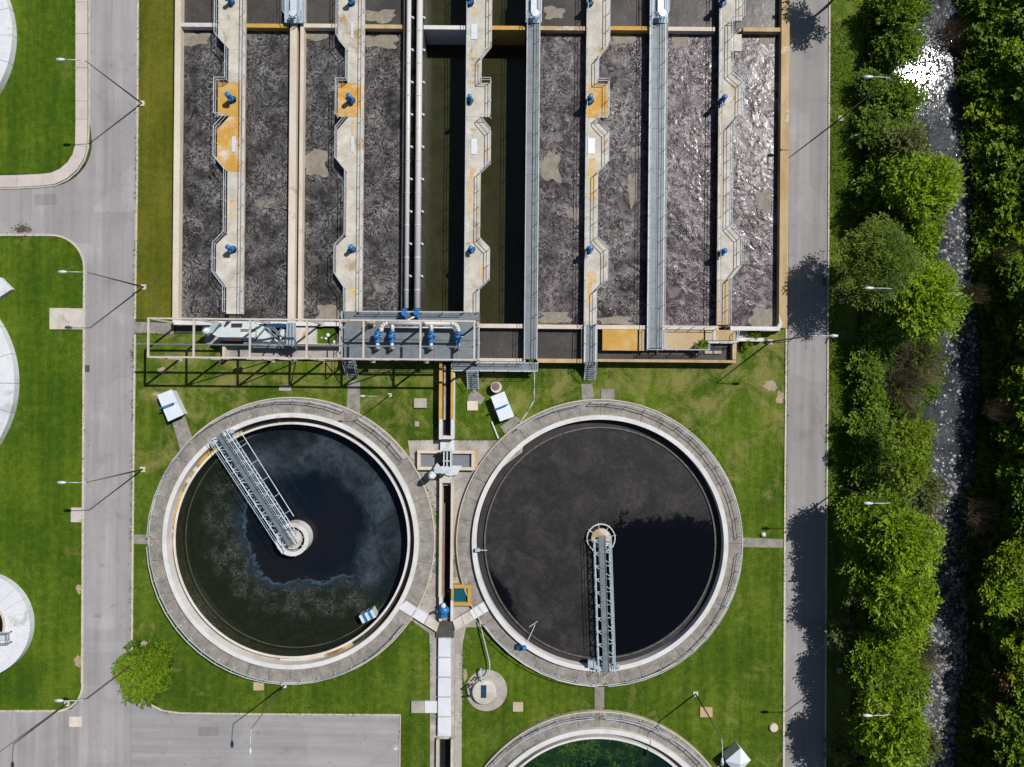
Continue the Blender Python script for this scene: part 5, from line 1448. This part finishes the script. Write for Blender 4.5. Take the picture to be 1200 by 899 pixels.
# ================================================================ vegetation
def leaves(rng, centres, dirs, length, width, per, spread, tint, lobetint):
    """sprigs: `per` leaves strung along each direction; returns verts, faces count, tint"""
    n = len(centres)
    t = np.tile(np.linspace(0.05, 1, per), n)
    C_ = np.repeat(centres, per, 0); D = np.repeat(dirs, per, 0)
    side = np.tile(np.where(np.arange(per) % 2 == 0, 1.0, -1.0), n)
    up = rng.normal(0, .25, (n*per, 3)); up[:, 2] += 1
    S = np.cross(D, up); S /= np.linalg.norm(S, axis=1, keepdims=True)+1e-6
    S *= side[:, None]
    base = C_ + D*(t*spread)[:, None] + rng.normal(0, .035, (n*per, 3))
    ax = S*.75 + D*.65 + rng.normal(0, .22, (n*per, 3)); ax /= np.linalg.norm(ax, axis=1, keepdims=True)
    wv = np.cross(ax, up); wv /= np.linalg.norm(wv, axis=1, keepdims=True)+1e-6
    l = length*rng.uniform(.7, 1.3, (n*per, 1)); w = width*rng.uniform(.7, 1.3, (n*per, 1))
    v = np.stack([base, base+ax*l*.5+wv*w*.5, base+ax*l, base+ax*l*.5-wv*w*.5], 1).reshape(-1, 3)
    tt = np.clip(np.repeat(tint, per)+rng.normal(0, .10, n*per), 0, 1)
    return v, tt

def mesh_from_quads(name, v, tint, mat, mats2=None):
    me = bpy.data.meshes.new(name)
    nf = len(v)//4
    me.vertices.add(len(v)); me.vertices.foreach_set('co', v.astype(np.float32).ravel())
    me.loops.add(nf*4); me.loops.foreach_set('vertex_index', np.arange(nf*4, dtype=np.int32))
    me.polygons.add(nf); me.polygons.foreach_set('loop_start', np.arange(0, nf*4, 4, dtype=np.int32))
    me.polygons.foreach_set('loop_total', np.full(nf, 4, dtype=np.int32))
    a = me.attributes.new('tint', 'FLOAT', 'FACE'); a.data.foreach_set('value', tint.astype(np.float32))
    me.materials.append(MAT[mat])
    me.update(calc_edges=True)
    return me

def tree(name, label, cat, gx_, gy_, R, Ht, leaf, group=None, gz=0.0, seed=0, nlobe=19, dens=.85, ll=.46, lw=.19, sp=1.15, flat=.75, trunk=True, low=.4, crown_z=None):
    rng = np.random.default_rng(seed+1000)
    t = thing(name, label, cat, (gx_, gy_, gz), group)
    zc = crown_z if crown_z is not None else Ht - R*flat*1.0
    # lobes
    lob = []
    for i in range(nlobe):
        a = i*2.399963 + rng.uniform(-.3, .3); rr = R*.66*sqrt((i+.5)/nlobe)*rng.uniform(.85, 1.15)
        zz = (1-(rr/R)**2)**.5*R*flat*rng.uniform(.6, 1.05)-R*.25*flat
        lob.append((rr*cos(a)*rng.uniform(.75,1.35), rr*sin(a)*rng.uniform(.75,1.35), zz*rng.uniform(.6,1.15), R*rng.uniform(.22, .44)))
    lob = np.array(lob)
    ns = int(dens*R*R*78)
    li = rng.choice(nlobe, ns, p=lob[:, 3]**2/np.sum(lob[:, 3]**2))
    d = rng.normal(0, 1, (ns, 3)); d[:, 2] = np.abs(d[:, 2])*1.1-low; d /= np.linalg.norm(d, axis=1, keepdims=True)
    rad = rng.uniform(.62, 1.0, ns)**.6
    rad *= rng.uniform(.80, 1.12, ns)*(1+.16*np.sin(li*2.1+np.arctan2(d[:,1],d[:,0])*3))
    c = lob[li, :3]+d*(lob[li, 3]*rad)[:, None]
    out = c.copy(); out[:, 2] += R*.25; out /= np.linalg.norm(out, axis=1, keepdims=True)
    dr = out*.75+d*.55+rng.normal(0, .28, (ns, 3)); dr /= np.linalg.norm(dr, axis=1, keepdims=True)
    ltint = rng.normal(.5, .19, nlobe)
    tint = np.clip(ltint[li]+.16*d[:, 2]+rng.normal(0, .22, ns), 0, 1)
    v, tt = leaves(rng, c, dr, ll, lw, 8, sp, tint, None)
    me = mesh_from_quads('crown', v, tt, leaf)
    o = bpy.data.objects.new('crown', me); COL.objects.link(o); place(o, t, (gx_, gy_, gz+zc))
    if trunk:
        m = M(); r0 = .05+R*.045
        top = (gx_+rng.uniform(-.3,.3), gy_+rng.uniform(-.3,.3), gz+zc)
        m.tube((gx_,gy_,gz-.2), (gx_*.5+top[0]*.5+.1, gy_*.5+top[1]*.5, gz+zc*.5), r0*1.3, 8, r0)
        m.tube((gx_*.5+top[0]*.5+.1, gy_*.5+top[1]*.5, gz+zc*.5), top, r0, 8, r0*.6)
        m.build('trunk', 'bark', t, True)
        m = M()
        for k in range(nlobe):
            e = (gx_+lob[k,0]*.92, gy_+lob[k,1]*.92, gz+zc+lob[k,2]+.1*R)
            f = rng.uniform(.45, .9); s_ = (gx_+(top[0]-gx_)*f, gy_+(top[1]-gy_)*f, gz+zc*f)
            mid = ((s_[0]+e[0])/2, (s_[1]+e[1])/2, (s_[2]+e[2])/2+.12*R)
            m.tube(s_, mid, r0*.45, 5, r0*.3); m.tube(mid, e, r0*.3, 5, r0*.1)
        m.build('limbs', 'bark', t, True)
    return t

def T(px, py, pr, Ht, leaf, label, name='tree', cat='tree', group='trees on the near bank of the stream', **kw):
    """crown seen at photograph point (px, py) with radius pr, standing at its true foot"""
    gz = kw.pop('gz', None)
    if pr > 9 and name != 'bush': pr *= .87
    if 1018 < px < 1052 and py < 290: px += 8; Ht *= .85
    zc = Ht*.72
    p = P(px, py, zc)
    if gz is None: gz = ground_z(p[0], p[1]) if p[0] > 41 else 0
    p = P(px, py, gz+zc)
    return tree(name, label, cat, p[0], p[1], pr*.1*(H-zc)/H, Ht, leaf, group, gz=gz, seed=int(px*7+py), **kw)

T(1043, 10, 31, 4.2, 'leaf_mid', 'dense green tree at the top edge between the verge and the stream')
T(1052, 58, 22, 3.4, 'leaf_mid', 'smaller green tree just above the glaring patch of stream')
T(1026, 62, 13, 2.2, 'leaf_dark', 'low dark tree at the verge below the top edge')
T(1036, 112, 19, 2.8, 'leaf_mid', 'low green tree left of the glaring stream patch, behind the topmost lamp')
T(1038, 165, 21, 2.8, 'leaf_mid', 'green tree between the glaring stream patch and the bright yellow-green tree')
T(1060, 168, 18, 4, 'leaf_olive', 'olive shrub overhanging the stream above the bright yellow-green tree', cat='shrub', dens=.6)
T(1078, 222, 40, 6.5, 'leaf_bright', 'bright yellow-green tree leaning over the stream, upper one', ll=.50, lw=.20, sp=1.3)
T(1040, 232, 22, 3.0, 'leaf_mid', 'low green tree in the shade left of the upper bright tree')
T(1073, 278, 18, 4.5, 'leaf_bright', 'small bright tree between the two large bright ones')
T(1022, 308, 47, 8.2, 'leaf_fine', 'broad feathery tree casting a round shadow on the east road', ll=.48, lw=.11, sp=1.25, nlobe=20, dens=1.2)
T(1080, 350, 44, 7, 'leaf_bright', 'bright yellow-green tree at the stream, lower one below the feathery tree', ll=.50, lw=.20, sp=1.4)
T(1036, 385, 20, 2.8, 'leaf_mid', 'shaded green tree right under the feathery tree')
T(1058, 512, 27, 7, 'leaf_lime', 'lime green round tree standing alone by the dark stretch of stream', ll=.28, lw=.16, sp=.55)
T(1059, 552, 22, 6, 'leaf_lime', 'lime green smaller tree below the round lime tree', ll=.28, lw=.16, sp=.55)
T(1082, 575, 22, 3.0, 'leaf_olive', 'olive shrub leaning over the stream below the lime trees', cat='shrub', dens=.5)
T(1000, 500, 11, 1.6, 'leaf_dark', 'dark hedge shrub poking out over the verge', cat='shrub', trunk=False)
T(1008, 604, 29, 5.8, 'leaf_mid', 'green roadside tree, first one below the bare gap', dens=1.1)
T(1050, 632, 40, 9, 'leaf_bright', 'large bright green tree by the stream, level with the clarifier path', dens=1.05)
T(1018, 668, 31, 6.2, 'leaf_mid', 'green roadside tree with its shadow across the east road below the path', dens=1.1)
T(1047, 702, 37, 9, 'leaf_bright', 'large bright green tree second below the path along the stream')
T(1034, 725, 24, 3.6, 'leaf_dark', 'dark roadside tree between two brighter crowns')
T(983, 738, 14, 2.6, 'leaf_olive', 'pale olive shrub at the road edge, upper one', cat='shrub', trunk=False)
T(1020, 780, 31, 6.0, 'leaf_mid', 'green roadside tree opposite the lower lawn', dens=1.1)
T(1048, 795, 32, 6, 'leaf_mid', 'green tree between the roadside trees and the bare brushwood')
T(1020, 850, 27, 5.4, 'leaf_mid', 'green roadside tree, lowest whole one', dens=1.1)
T(1042, 858, 36, 9, 'leaf_bright', 'bright green tree at the lower stream bend')
T(1080, 870, 16, 2.6, 'leaf_olive', 'olive shrub at the water edge near the bottom', cat='shrub', dens=.6)
T(984, 878, 14, 2.6, 'leaf_olive', 'pale olive shrub at the road edge, lower one', cat='shrub', trunk=False)
T(1016, 925, 32, 6.2, 'leaf_mid', 'roadside tree crossing the bottom edge of the picture')
T(1044, 930, 34, 9, 'leaf_bright', 'bright tree crossing the bottom edge beside the stream')
T(990, -18, 24, 6, 'leaf_mid', 'roadside tree crossing the top edge, shadow on the corner of the east road')
T(1060, 118, 16, 2.4, 'leaf_mid', 'low green shrub on the bank edge just west of the sun glare', cat='shrub', trunk=False)
T(1052, 196, 18, 3.2, 'leaf_mid', 'low green tree above the upper bright tree', trunk=False)
T(1048, 262, 20, 3.6, 'leaf_fine', 'feathery small tree between the hedge and the small bright tree')
T(1036, 640, 22, 4.6, 'leaf_mid', 'green tree squeezed between the first and second roadside trees')
T(1036, 745, 22, 5.5, 'leaf_bright', 'bright small tree beside the dark roadside tree')
T(1030, 815, 24, 6.2, 'leaf_bright', 'bright small tree level with the round shaft')
T(1038, 590, 20, 5, 'leaf_mid', 'green tree right of the third tree lamp')
T(1062, 668, 20, 5.5, 'leaf_lime', 'lime tinted crown at the water edge below the clarifier path')
T(1058, 735, 19, 5, 'leaf_bright', 'bright crown at the water edge above the grey brushwood')
T(1048, 890, 24, 6, 'leaf_lime', 'lime tinted crown near the bottom edge beside the stream')
# round bush at the southwest junction
T(165, 789, 34, 2.5, 'leaf_mid', 'round bright green bush at the southwest junction of the roads', name='bush', cat='bush', group=None, ll=.34, lw=.17, sp=.6, flat=.6, low=.5, dens=1.15)
for (x, y, r, lb) in ((822,405,5,'tiny round green bush on the tan cover'),(884,393,6,'small green bush at the east end of the white wall'),(875,404,4,'low dark weed clump right of the ochre wall end')):
    T(x, y, r, .9 if x != 822 else 2.3, 'leaf_mid', lb, name='bush', cat='bush', group='little bushes by the tank corner', trunk=False, ll=.2, lw=.1, sp=.3, dens=2.5)

# hedge line along the verge
ROWS = ['cut by the top edge','just under the top edge','level with the sun glare','level with the upper blue motors','just south of the upper motors','level with the upper bright tree',
 'level with the small bright tree','level with the lower blue motors','level with the lower bright tree','level with the valve platform','level with the leafless brown shrubs','level with the flat white kiosks',
 'level with the round lime tree','level with the flow splitter','level with the third tree lamp','level with the clarifier path','level with the teal sump','level with the foot of the long bridge',
 'level with the southwest round bush','level with the round shaft','level with the round well lid','cut by the bottom edge']
near = lambda y: ROWS[int(max(0, min(21, round((y+20)/44))))]
hx0 = [(1019+random.uniform(-4,4), y) for y in range(100, 300, 20)] + [(1014+random.uniform(-4,4), y) for y in range(405, 590, 16)]
last = ''; hc = {}
for i, (x, y) in enumerate(hx0):
    nm = near(y) if y != 517 else near(y); pos = 'upper one ' if nm != last and near(y+18) == nm else ('lower one ' if nm == last else '')
    if False and near(y+18) == nm: pos = 'middle one '
    last = nm
    hc[nm] = hc.get(nm, 0)+1
    pos = {1:'upper one ', 2:'second one ', 3:'third one '}[hc[nm]]
    T(x, y, 11+random.uniform(-2,2), 1.7, 'leaf_dark', 'dark hedge shrub, '+pos+nm, name='hedge_shrub', cat='shrub', group='dark hedge shrubs in the row along the verge', trunk=False, nlobe=6)

# far bank: one tree after another
FB = []
rb = random.Random(5)
for k, y in enumerate(range(-20, 940, 44)):
    w = interp([(-20,1118),(90,1118),(170,1132),(300,1142),(430,1150),(560,1140),(640,1138),(780,1132),(900,1122)], y)
    low_ = y < 290
    FB.append((w+(24 if low_ else 48)+rb.uniform(-4,6), y+rb.uniform(-8,8), rb.uniform(18,23) if low_ else rb.uniform(24,31), rb.uniform(.5,.9) if low_ else rb.uniform(2.0,3.2), rb.choice(['leaf_deep','leaf_mid','leaf_mid']), 'by the water', k))
    FB.append((w+(56 if low_ else 80)+rb.uniform(-6,8), y+22+rb.uniform(-8,8), rb.uniform(27,33), rb.uniform(1.2,1.8) if low_ else rb.uniform(4.6,6.2), rb.choice(['leaf_mid','leaf_mid','leaf_bright','leaf_deep']), 'further right', k))
    if not low_: FB.append((w+60+rb.uniform(-5,7), y+10+rb.uniform(-6,6), rb.uniform(19,25), rb.uniform(2.8,4.2), rb.choice(['leaf_mid','leaf_deep']), 'in the middle row', k))
    if low_: FB.append((w+98+rb.uniform(-4,6), y+rb.uniform(-8,8), rb.uniform(25,31), rb.uniform(3.4,4.2), 'leaf_deep', 'on the right edge', k))
for i, (x, y, r, h, mt, wh, k) in enumerate(FB):
    nice = {'leaf_bright':'bright green','leaf_deep':'deep green','leaf_dark':'dark green','leaf_mid':'mid green'}[mt]
    T(x, y, r, h, mt, nice+' far tree '+wh+', '+ROWS[min(k,21)], name='forest_tree',
      group='forest trees standing on the far bank', sp=1.15 if h > 4.4 else .6, gz=ground_z(*P(x, y, h*.72)), trunk=h > 4.4, dens=.85, low=.5, flat=.9 if h > 4.4 else .6)
T(1148, 640, 20, 1.6, 'leaf_olive', 'low olive shrub at the far water edge, level with the clarifier path', cat='shrub', group=None, trunk=False, dens=.7)
T(1150, 590, 18, 1.4, 'leaf_olive', 'low olive shrub at the far water edge, just above the pale brushwood', cat='shrub', group=None, trunk=False, dens=.6)
T(1156, 352, 14, 1.2, 'leaf_lime', 'low lime tinted shrub on the tan far bank', cat='shrub', group=None, trunk=False, dens=.6)
T(1152, 690, 20, 2.0, 'leaf_mid', 'low green shrub at the far water edge, level with the teal sump', cat='shrub', group=None, trunk=False)
T(1180, 655, 20, 5, 'leaf_lime', 'yellowish tree on the far bank, level with the clarifier path', group=None, gz=.8)
T(1172, 692, 24, 4.5, 'leaf_bright', 'bright green tree on the far bank below the yellowish one', group=None, gz=.8)
T(1188, 70, 20, 1.8, 'leaf_bright', 'bright green tree on the far bank at the upper right', group=None, gz=.8)
T(1183, 795, 12, 3.4, 'leaf_russet', 'small russet crown on the far bank near the lower right', group=None, gz=.5)

# bare brushwood
def brush(px, py, pr, label, seed, n=420, h=1.9):
    r = random.Random(seed)
    p = P(px, py, h*.5); gz = min(0, ground_z(*p)) if p[0] < 52 else .3
    t = M()
    for i in range(n):
        a = r.uniform(0, 2*pi); rad = pr*.1*sqrt(r.random())
        x, y = p[0]+cos(a)*rad*.55, p[1]+sin(a)*rad*.55
        x1, y1 = p[0]+cos(a+r.uniform(-.4,.4))*rad, p[1]+sin(a+r.uniform(-.4,.4))*rad
        z1 = h*r.uniform(.4, 1.1)
        t.tube((x, y, gz-.1), (x1, y1, gz+z1), .028, 3, .008)
        if i % 2 == 0: t.tube(((x+x1)/2, (y+y1)/2, gz+z1*.5), (x1+r.uniform(-.5,.5), y1+r.uniform(-.5,.5), gz+z1*.8), .015, 3, .006)
    o = t.build('bare_shrub', 'twig'); tag(o, label, 'shrub', 'leafless shrubs along the stream banks')
brush(1078, 425, 30, 'leafless brown shrub above the water, below the lower bright tree', 1, 700)
brush(1060, 455, 26, 'leafless brown shrub on the bare bank west of the dark stream stretch', 2, 600)
brush(1042, 570, 22, 'leafless brown brushwood in the gap below the lime trees', 3, 500)
brush(1088, 600, 24, 'sparse leafless shrub at the water edge beside the large bright tree', 4, 400)
brush(1085, 775, 24, 'leafless grey brushwood at the lower stream bend', 5, 700)
brush(1150, 605, 22, 'leafless pale brushwood on the far bank, level with the bare gap', 6, 600)
brush(1128, 32, 20, 'leafless tan brushwood on the far bank at the top', 7, 500)
brush(1165, 830, 18, 'leafless twiggy shrub in the far woods near the bottom', 8, 400, 3)
brush(1186, 812, 14, 'pale twiggy shrub beside the russet crown', 9, 400, 3)
brush(1142, 345, 14, 'small leafless shrub on the tan far bank', 10, 250)

brush(1168, 480, 16, 'leafless pale twigs among the far bank trees, level with the flow splitter', 11, 260, 3.0)
brush(1180, 300, 14, 'leafless pale twigs among the far bank trees, level with the lower motors', 12, 220, 3.0)
brush(1096, 650, 16, 'sparse leafless twigs at the near water edge below the path level', 13, 260, 1.4)
brush(1100, 700, 14, 'sparse leafless twigs at the near water edge level with the teal sump', 14, 220, 1.4)
brush(1066, 490, 14, 'leafless twigs just above the round lime tree', 15, 260, 1.6)
# low undergrowth of both banks, uncountable
def undergrowth():
    rng = np.random.default_rng(77)
    n = 22000
    x = rng.uniform(38.5, 63, n*2); y = rng.uniform(-49, 49, n*2)
    keep = []
    for i in range(n*2):
        cx_ = interp(SY, y[i]); w_ = interp(SWY, y[i])
        d = x[i]-cx_
        if abs(d) < w_+.2: continue
        q = sin(x[i]*.9+y[i]*.55)+sin(y[i]*.8-x[i]*.4+1.3)
        if d < 0 and x[i] < 41.0+.5*sin(y[i]): continue
        if q < -1.05 and d < 0: continue
        if abs(y[i]-(P(1035,450)[1])) < 8 and 42.5 < x[i] < 48 and rng.random() < .8: continue
        keep.append(i)
        if len(keep) >= n: break
    x = x[keep]; y = y[keep]; m = len(keep)
    z = np.array([ground_z(a, b) for a, b in zip(x, y)])+rng.uniform(0, .5, m)**1.3
    c = np.stack([x, y, z], 1)
    d = rng.normal(0, .5, (m, 3)); d[:, 2] = np.abs(d[:, 2])+.5; d /= np.linalg.norm(d, axis=1, keepdims=True)
    tint = np.clip(.45+.25*np.sin(x*.7)*np.sin(y*.5)+rng.normal(0, .15, m), 0, 1)
    v, tt = leaves(rng, c, d, .40, .16, 7, .8, tint, None)
    me = mesh_from_quads('undergrowth', v, tt, 'leaf_mid')
    o = bpy.data.objects.new('undergrowth', me); COL.objects.link(o)
    tag(o, 'tangled low undergrowth covering both banks of the stream', 'undergrowth'); o['kind'] = 'stuff'
undergrowth()
def tufts(name, label, regions, n, mat, l, w):
    rng = np.random.default_rng(5); cs = []
    for (x0, y0, x1, y1) in regions:
        a = P(x0, y0); b = P(x1, y1)
        k = int(n/len(regions))
        cs.append(np.stack([rng.uniform(min(a[0],b[0]), max(a[0],b[0]), k), rng.uniform(min(a[1],b[1]), max(a[1],b[1]), k), np.full(k, .01)], 1))
    c = np.concatenate(cs); d = rng.normal(0, .6, (len(c), 3)); d[:, 2] = np.abs(d[:, 2])+.3; d /= np.linalg.norm(d, axis=1, keepdims=True)
    v, tt = leaves(rng, c, d, l, w, 4, l, rng.uniform(0, 1, len(c)), None)
    o = bpy.data.objects.new(name, mesh_from_quads(name, v, tt, mat)); COL.objects.link(o)
    tag(o, label, 'grass'); o['kind'] = 'stuff'
tufts('verge_tufts', 'taller rough grass tufts along the verge east of the road', [(976,25,1004,300),(974,400,1000,570)], 5200, 'leaf_mid', .22, .06)

def edge_tufts(name, label, lines, n, mat, l, w, jit):
    rng = np.random.default_rng(9); cs = []
    tot = []
    for ln in lines:
        q = np.array([P(*p) for p in ln]); seg = np.hypot(*(q[1:]-q[:-1]).T); tot.append((q, seg))
    T_ = sum(s.sum() for _, s in tot)
    for q, seg in tot:
        k = int(n*seg.sum()/T_); c = np.concatenate([[0], np.cumsum(seg)]); t = rng.uniform(0, c[-1], k)
        t = t[np.sin(t*.9)+np.sin(t*.37+1)+rng.normal(0, .8, k) > -.3]
        cs.append(np.stack([np.interp(t, c, q[:, 0]), np.interp(t, c, q[:, 1])], 1)+rng.normal(0, jit, (len(t), 2)))
    c2_ = np.concatenate(cs); c = np.concatenate([c2_, np.full((len(c2_), 1), .01)], 1)
    d = rng.normal(0, .6, (len(c), 3)); d[:, 2] = np.abs(d[:, 2])+.3; d /= np.linalg.norm(d, axis=1, keepdims=True)
    v, tt = leaves(rng, c, d, l, w, 4, l, rng.uniform(0, .6, len(c)), None)
    o = bpy.data.objects.new(name, mesh_from_quads(name, v, tt, mat)); COL.objects.link(o)
    tag(o, label, 'grass'); o['kind'] = 'stuff'
ringl = lambda c, r, a0, a1: [((600+(c[0]*10)+r*10*cos(radians(t))-0, 449.5-(c[1]*10)-r*10*sin(radians(t)))) for t in range(a0, a1, 3)]
edge_tufts('edge_tufts', 'ragged grass tufts growing over kerbs, pads and ring walk edges',
   [[(164,0),(161,200),(158.5,370)],[(157,395),(155.5,560),(153.5,790)],[(98,320),(97,600),(95,800)],[(0,277),(40,277),(75,282)],[(0,832),(60,831)],[(87,0),(87,140)],
    [(921,400),(919,620)],[(919,645),(915.5,899)],[(975,20),(972,300),(969,570)],[(190,834),(300,835.5),(468,836.5)],[(471,838),(470,899)],[(503,745),(503,820)],[(542,760),(542,899)],
    [(492,580),(493,620),(492,650)],[(512,570),(512,640),(511,700)],[(533,650),(533,680)],[(478,514),(512,514)],[(536,515),(600,515)],[(570,704),(590,735)],[(157,391),(204,391)],
    ringl(C1, 16.75, -160, 40), ringl(C1, 16.75, 60, 175), ringl(C2, 16.75, -140, 145), ringl(C3, 16.75, 40, 140)], 7000, 'leaf_mid', .15, .045, .10)

# ================================================================ stream
w = M()
ys_l = [p for p in sorted(SY)]
vv_ = []; ff_ = []
yy = -450
row = 0
for yv in [-450,-200]+[-100+i*2 for i in range(101)]+[200,450]:
    cx_ = interp(SY, yv); w_ = interp(SWY, yv)+.9
    vv_ += [(cx_-w_, yv, ZS), (cx_+w_, yv, ZS)]
    if row: ff_.append((2*row-2, 2*row-1, 2*row+1, 2*row))
    row += 1
struct(M().add(vv_, ff_).build('stream', 'stream'))

ico = [(-.53,0,.85),(.53,0,.85),(-.53,0,-.85),(.53,0,-.85),(0,.85,.53),(0,.85,-.53),(0,-.85,.53),(0,-.85,-.53),(.85,.53,0),(-.85,.53,0),(.85,-.53,0),(-.85,-.53,0)]
icf = [(0,4,1),(0,9,4),(9,5,4),(4,5,8),(4,8,1),(8,10,1),(8,3,10),(5,3,8),(5,2,3),(2,7,3),(7,10,3),(7,6,10),(7,11,6),(11,0,6),(0,1,6),(6,1,10),(9,0,11),(9,11,2),(9,2,5),(7,2,11)]
def stones(name, label, n, mat, y0, y1, dens, smin, smax, seed):
    r = random.Random(seed); m = M(); k = 0
    while k < n:
        yv = r.uniform(y0, y1); py = 449.5-yv*10
        if r.random() > interp(dens, py): continue
        cx_ = interp(SY, yv); w_ = interp(SWY, yv)
        u = r.uniform(-1, 1); x = cx_+u*w_*1.02
        s = smin+(smax-smin)*r.random()**3
        a = r.uniform(0, 6.28); sx, sy, sz = s*r.uniform(.7,1.5), s*r.uniform(.6,1), s*r.uniform(.4,.7)
        z = ZS-sz*.25+r.uniform(-.02,.05) if abs(u) < .85 else ZS+.05
        m.add([(x+(p[0]*sx)*cos(a)-(p[1]*sy)*sin(a), yv+(p[0]*sx)*sin(a)+(p[1]*sy)*cos(a), z+p[2]*sz) for p in [(q[0]*r.uniform(.8,1.15), q[1]*r.uniform(.8,1.15), q[2]) for q in ico]], icf)
        k += 1
    o = m.build(name, mat); tag(o, label, 'stones'); o['kind'] = 'stuff'
D_ = [(0,.05),(200,.08),(260,.5),(340,.6),(400,.35),(440,.12),(530,.12),(570,.7),(640,1),(760,1),(899,.9)]
MAT['stone_pale'] = surf('pale_wet_stone', (.42,.42,.41), (.60,.60,.58), 2.0, rough=.4, bumpy=0)
stones('stream_stones', 'dark and grey stones crowding the shallow stream bed', 3600, 'stone', -47, 47, D_, .05, .34, 3)
stones('pale_stones', 'white wet stones and foam-washed pebbles scattered through the stream', 420, 'stone_pale', -47, 22, [(0,.03),(220,.05),(330,.35),(400,.8),(560,.9),(600,.6),(700,.5),(899,.7)], .04, .17, 4)

# ================================================================ wear on the roads
def flat_patch(name, label, pts, mat, z):
    o = sheet(name, mat, [P(x, y) for x, y in pts], [], z); o['kind'] = 'structure'
MAT['repair'] = asphalt('darker_asphalt_repair', (.215, .208, .21), (.27, .26, .262), 'y')
MAT['pale_repair'] = asphalt('paler_asphalt_repair', (.30, .288, .29), (.37, .355, .355), 'y')
for i, (pts, mt) in enumerate((([(40,228),(66,227),(67,240),(41,241)],'repair'), ([(232,852),(256,851.5),(257,862),(233,863)],'repair'))):
    flat_patch('road_repair', '', pts, mt, .024+.0004*i)
MAT['litter'] = surf('dark_leaf_litter', (.03,.025,.02), (.10,.085,.06), 4.0, bumpy=.6)
rl = random.Random(8); m = M()
for i in range(260):
    t = rl.gauss(0, 1); x, y = 27+rl.gauss(0, 5), 268+rl.gauss(0, 2.2)+abs(t)
    if i > 200: x, y = rl.uniform(156, 190), 816+rl.uniform(-3, 8)
    p = P(x, y); s = rl.uniform(.04, .14); a_ = rl.uniform(0, 3)
    m.add([(p[0]+s*cos(a_), p[1]+s*sin(a_), .03), (p[0]-s*sin(a_)*.6, p[1]+s*cos(a_)*.6, .05), (p[0]-s*cos(a_), p[1]-s*sin(a_), .03), (p[0]+s*sin(a_)*.6, p[1]-s*cos(a_)*.6, .045)], [(0,1,2,3)])
o = m.build('leaf_litter', 'litter'); tag(o, 'dark leaf litter swept against the kerbs at the two junctions', 'litter'); o['kind'] = 'stuff'
def drain(x, y, label):
    t = thing('drain_grate', label, 'drain', P(x, y), 'drain grates in the road gutters')
    p = P(x, y); M().box(p[0]-.25,p[1]-.4,.02,p[0]+.25,p[1]+.4,.04).build('frame', 'dark', t)
    for k in range(5): M().box(p[0]-.2,p[1]-.34+k*.15,.04,p[0]+.2,p[1]-.28+k*.15,.05).build('bar', 'steel', t)
drain(102.5, 432, 'small drain grate in the gutter beside the left lawn'); drain(966.5, 330, 'small drain grate at the shaded east gutter')
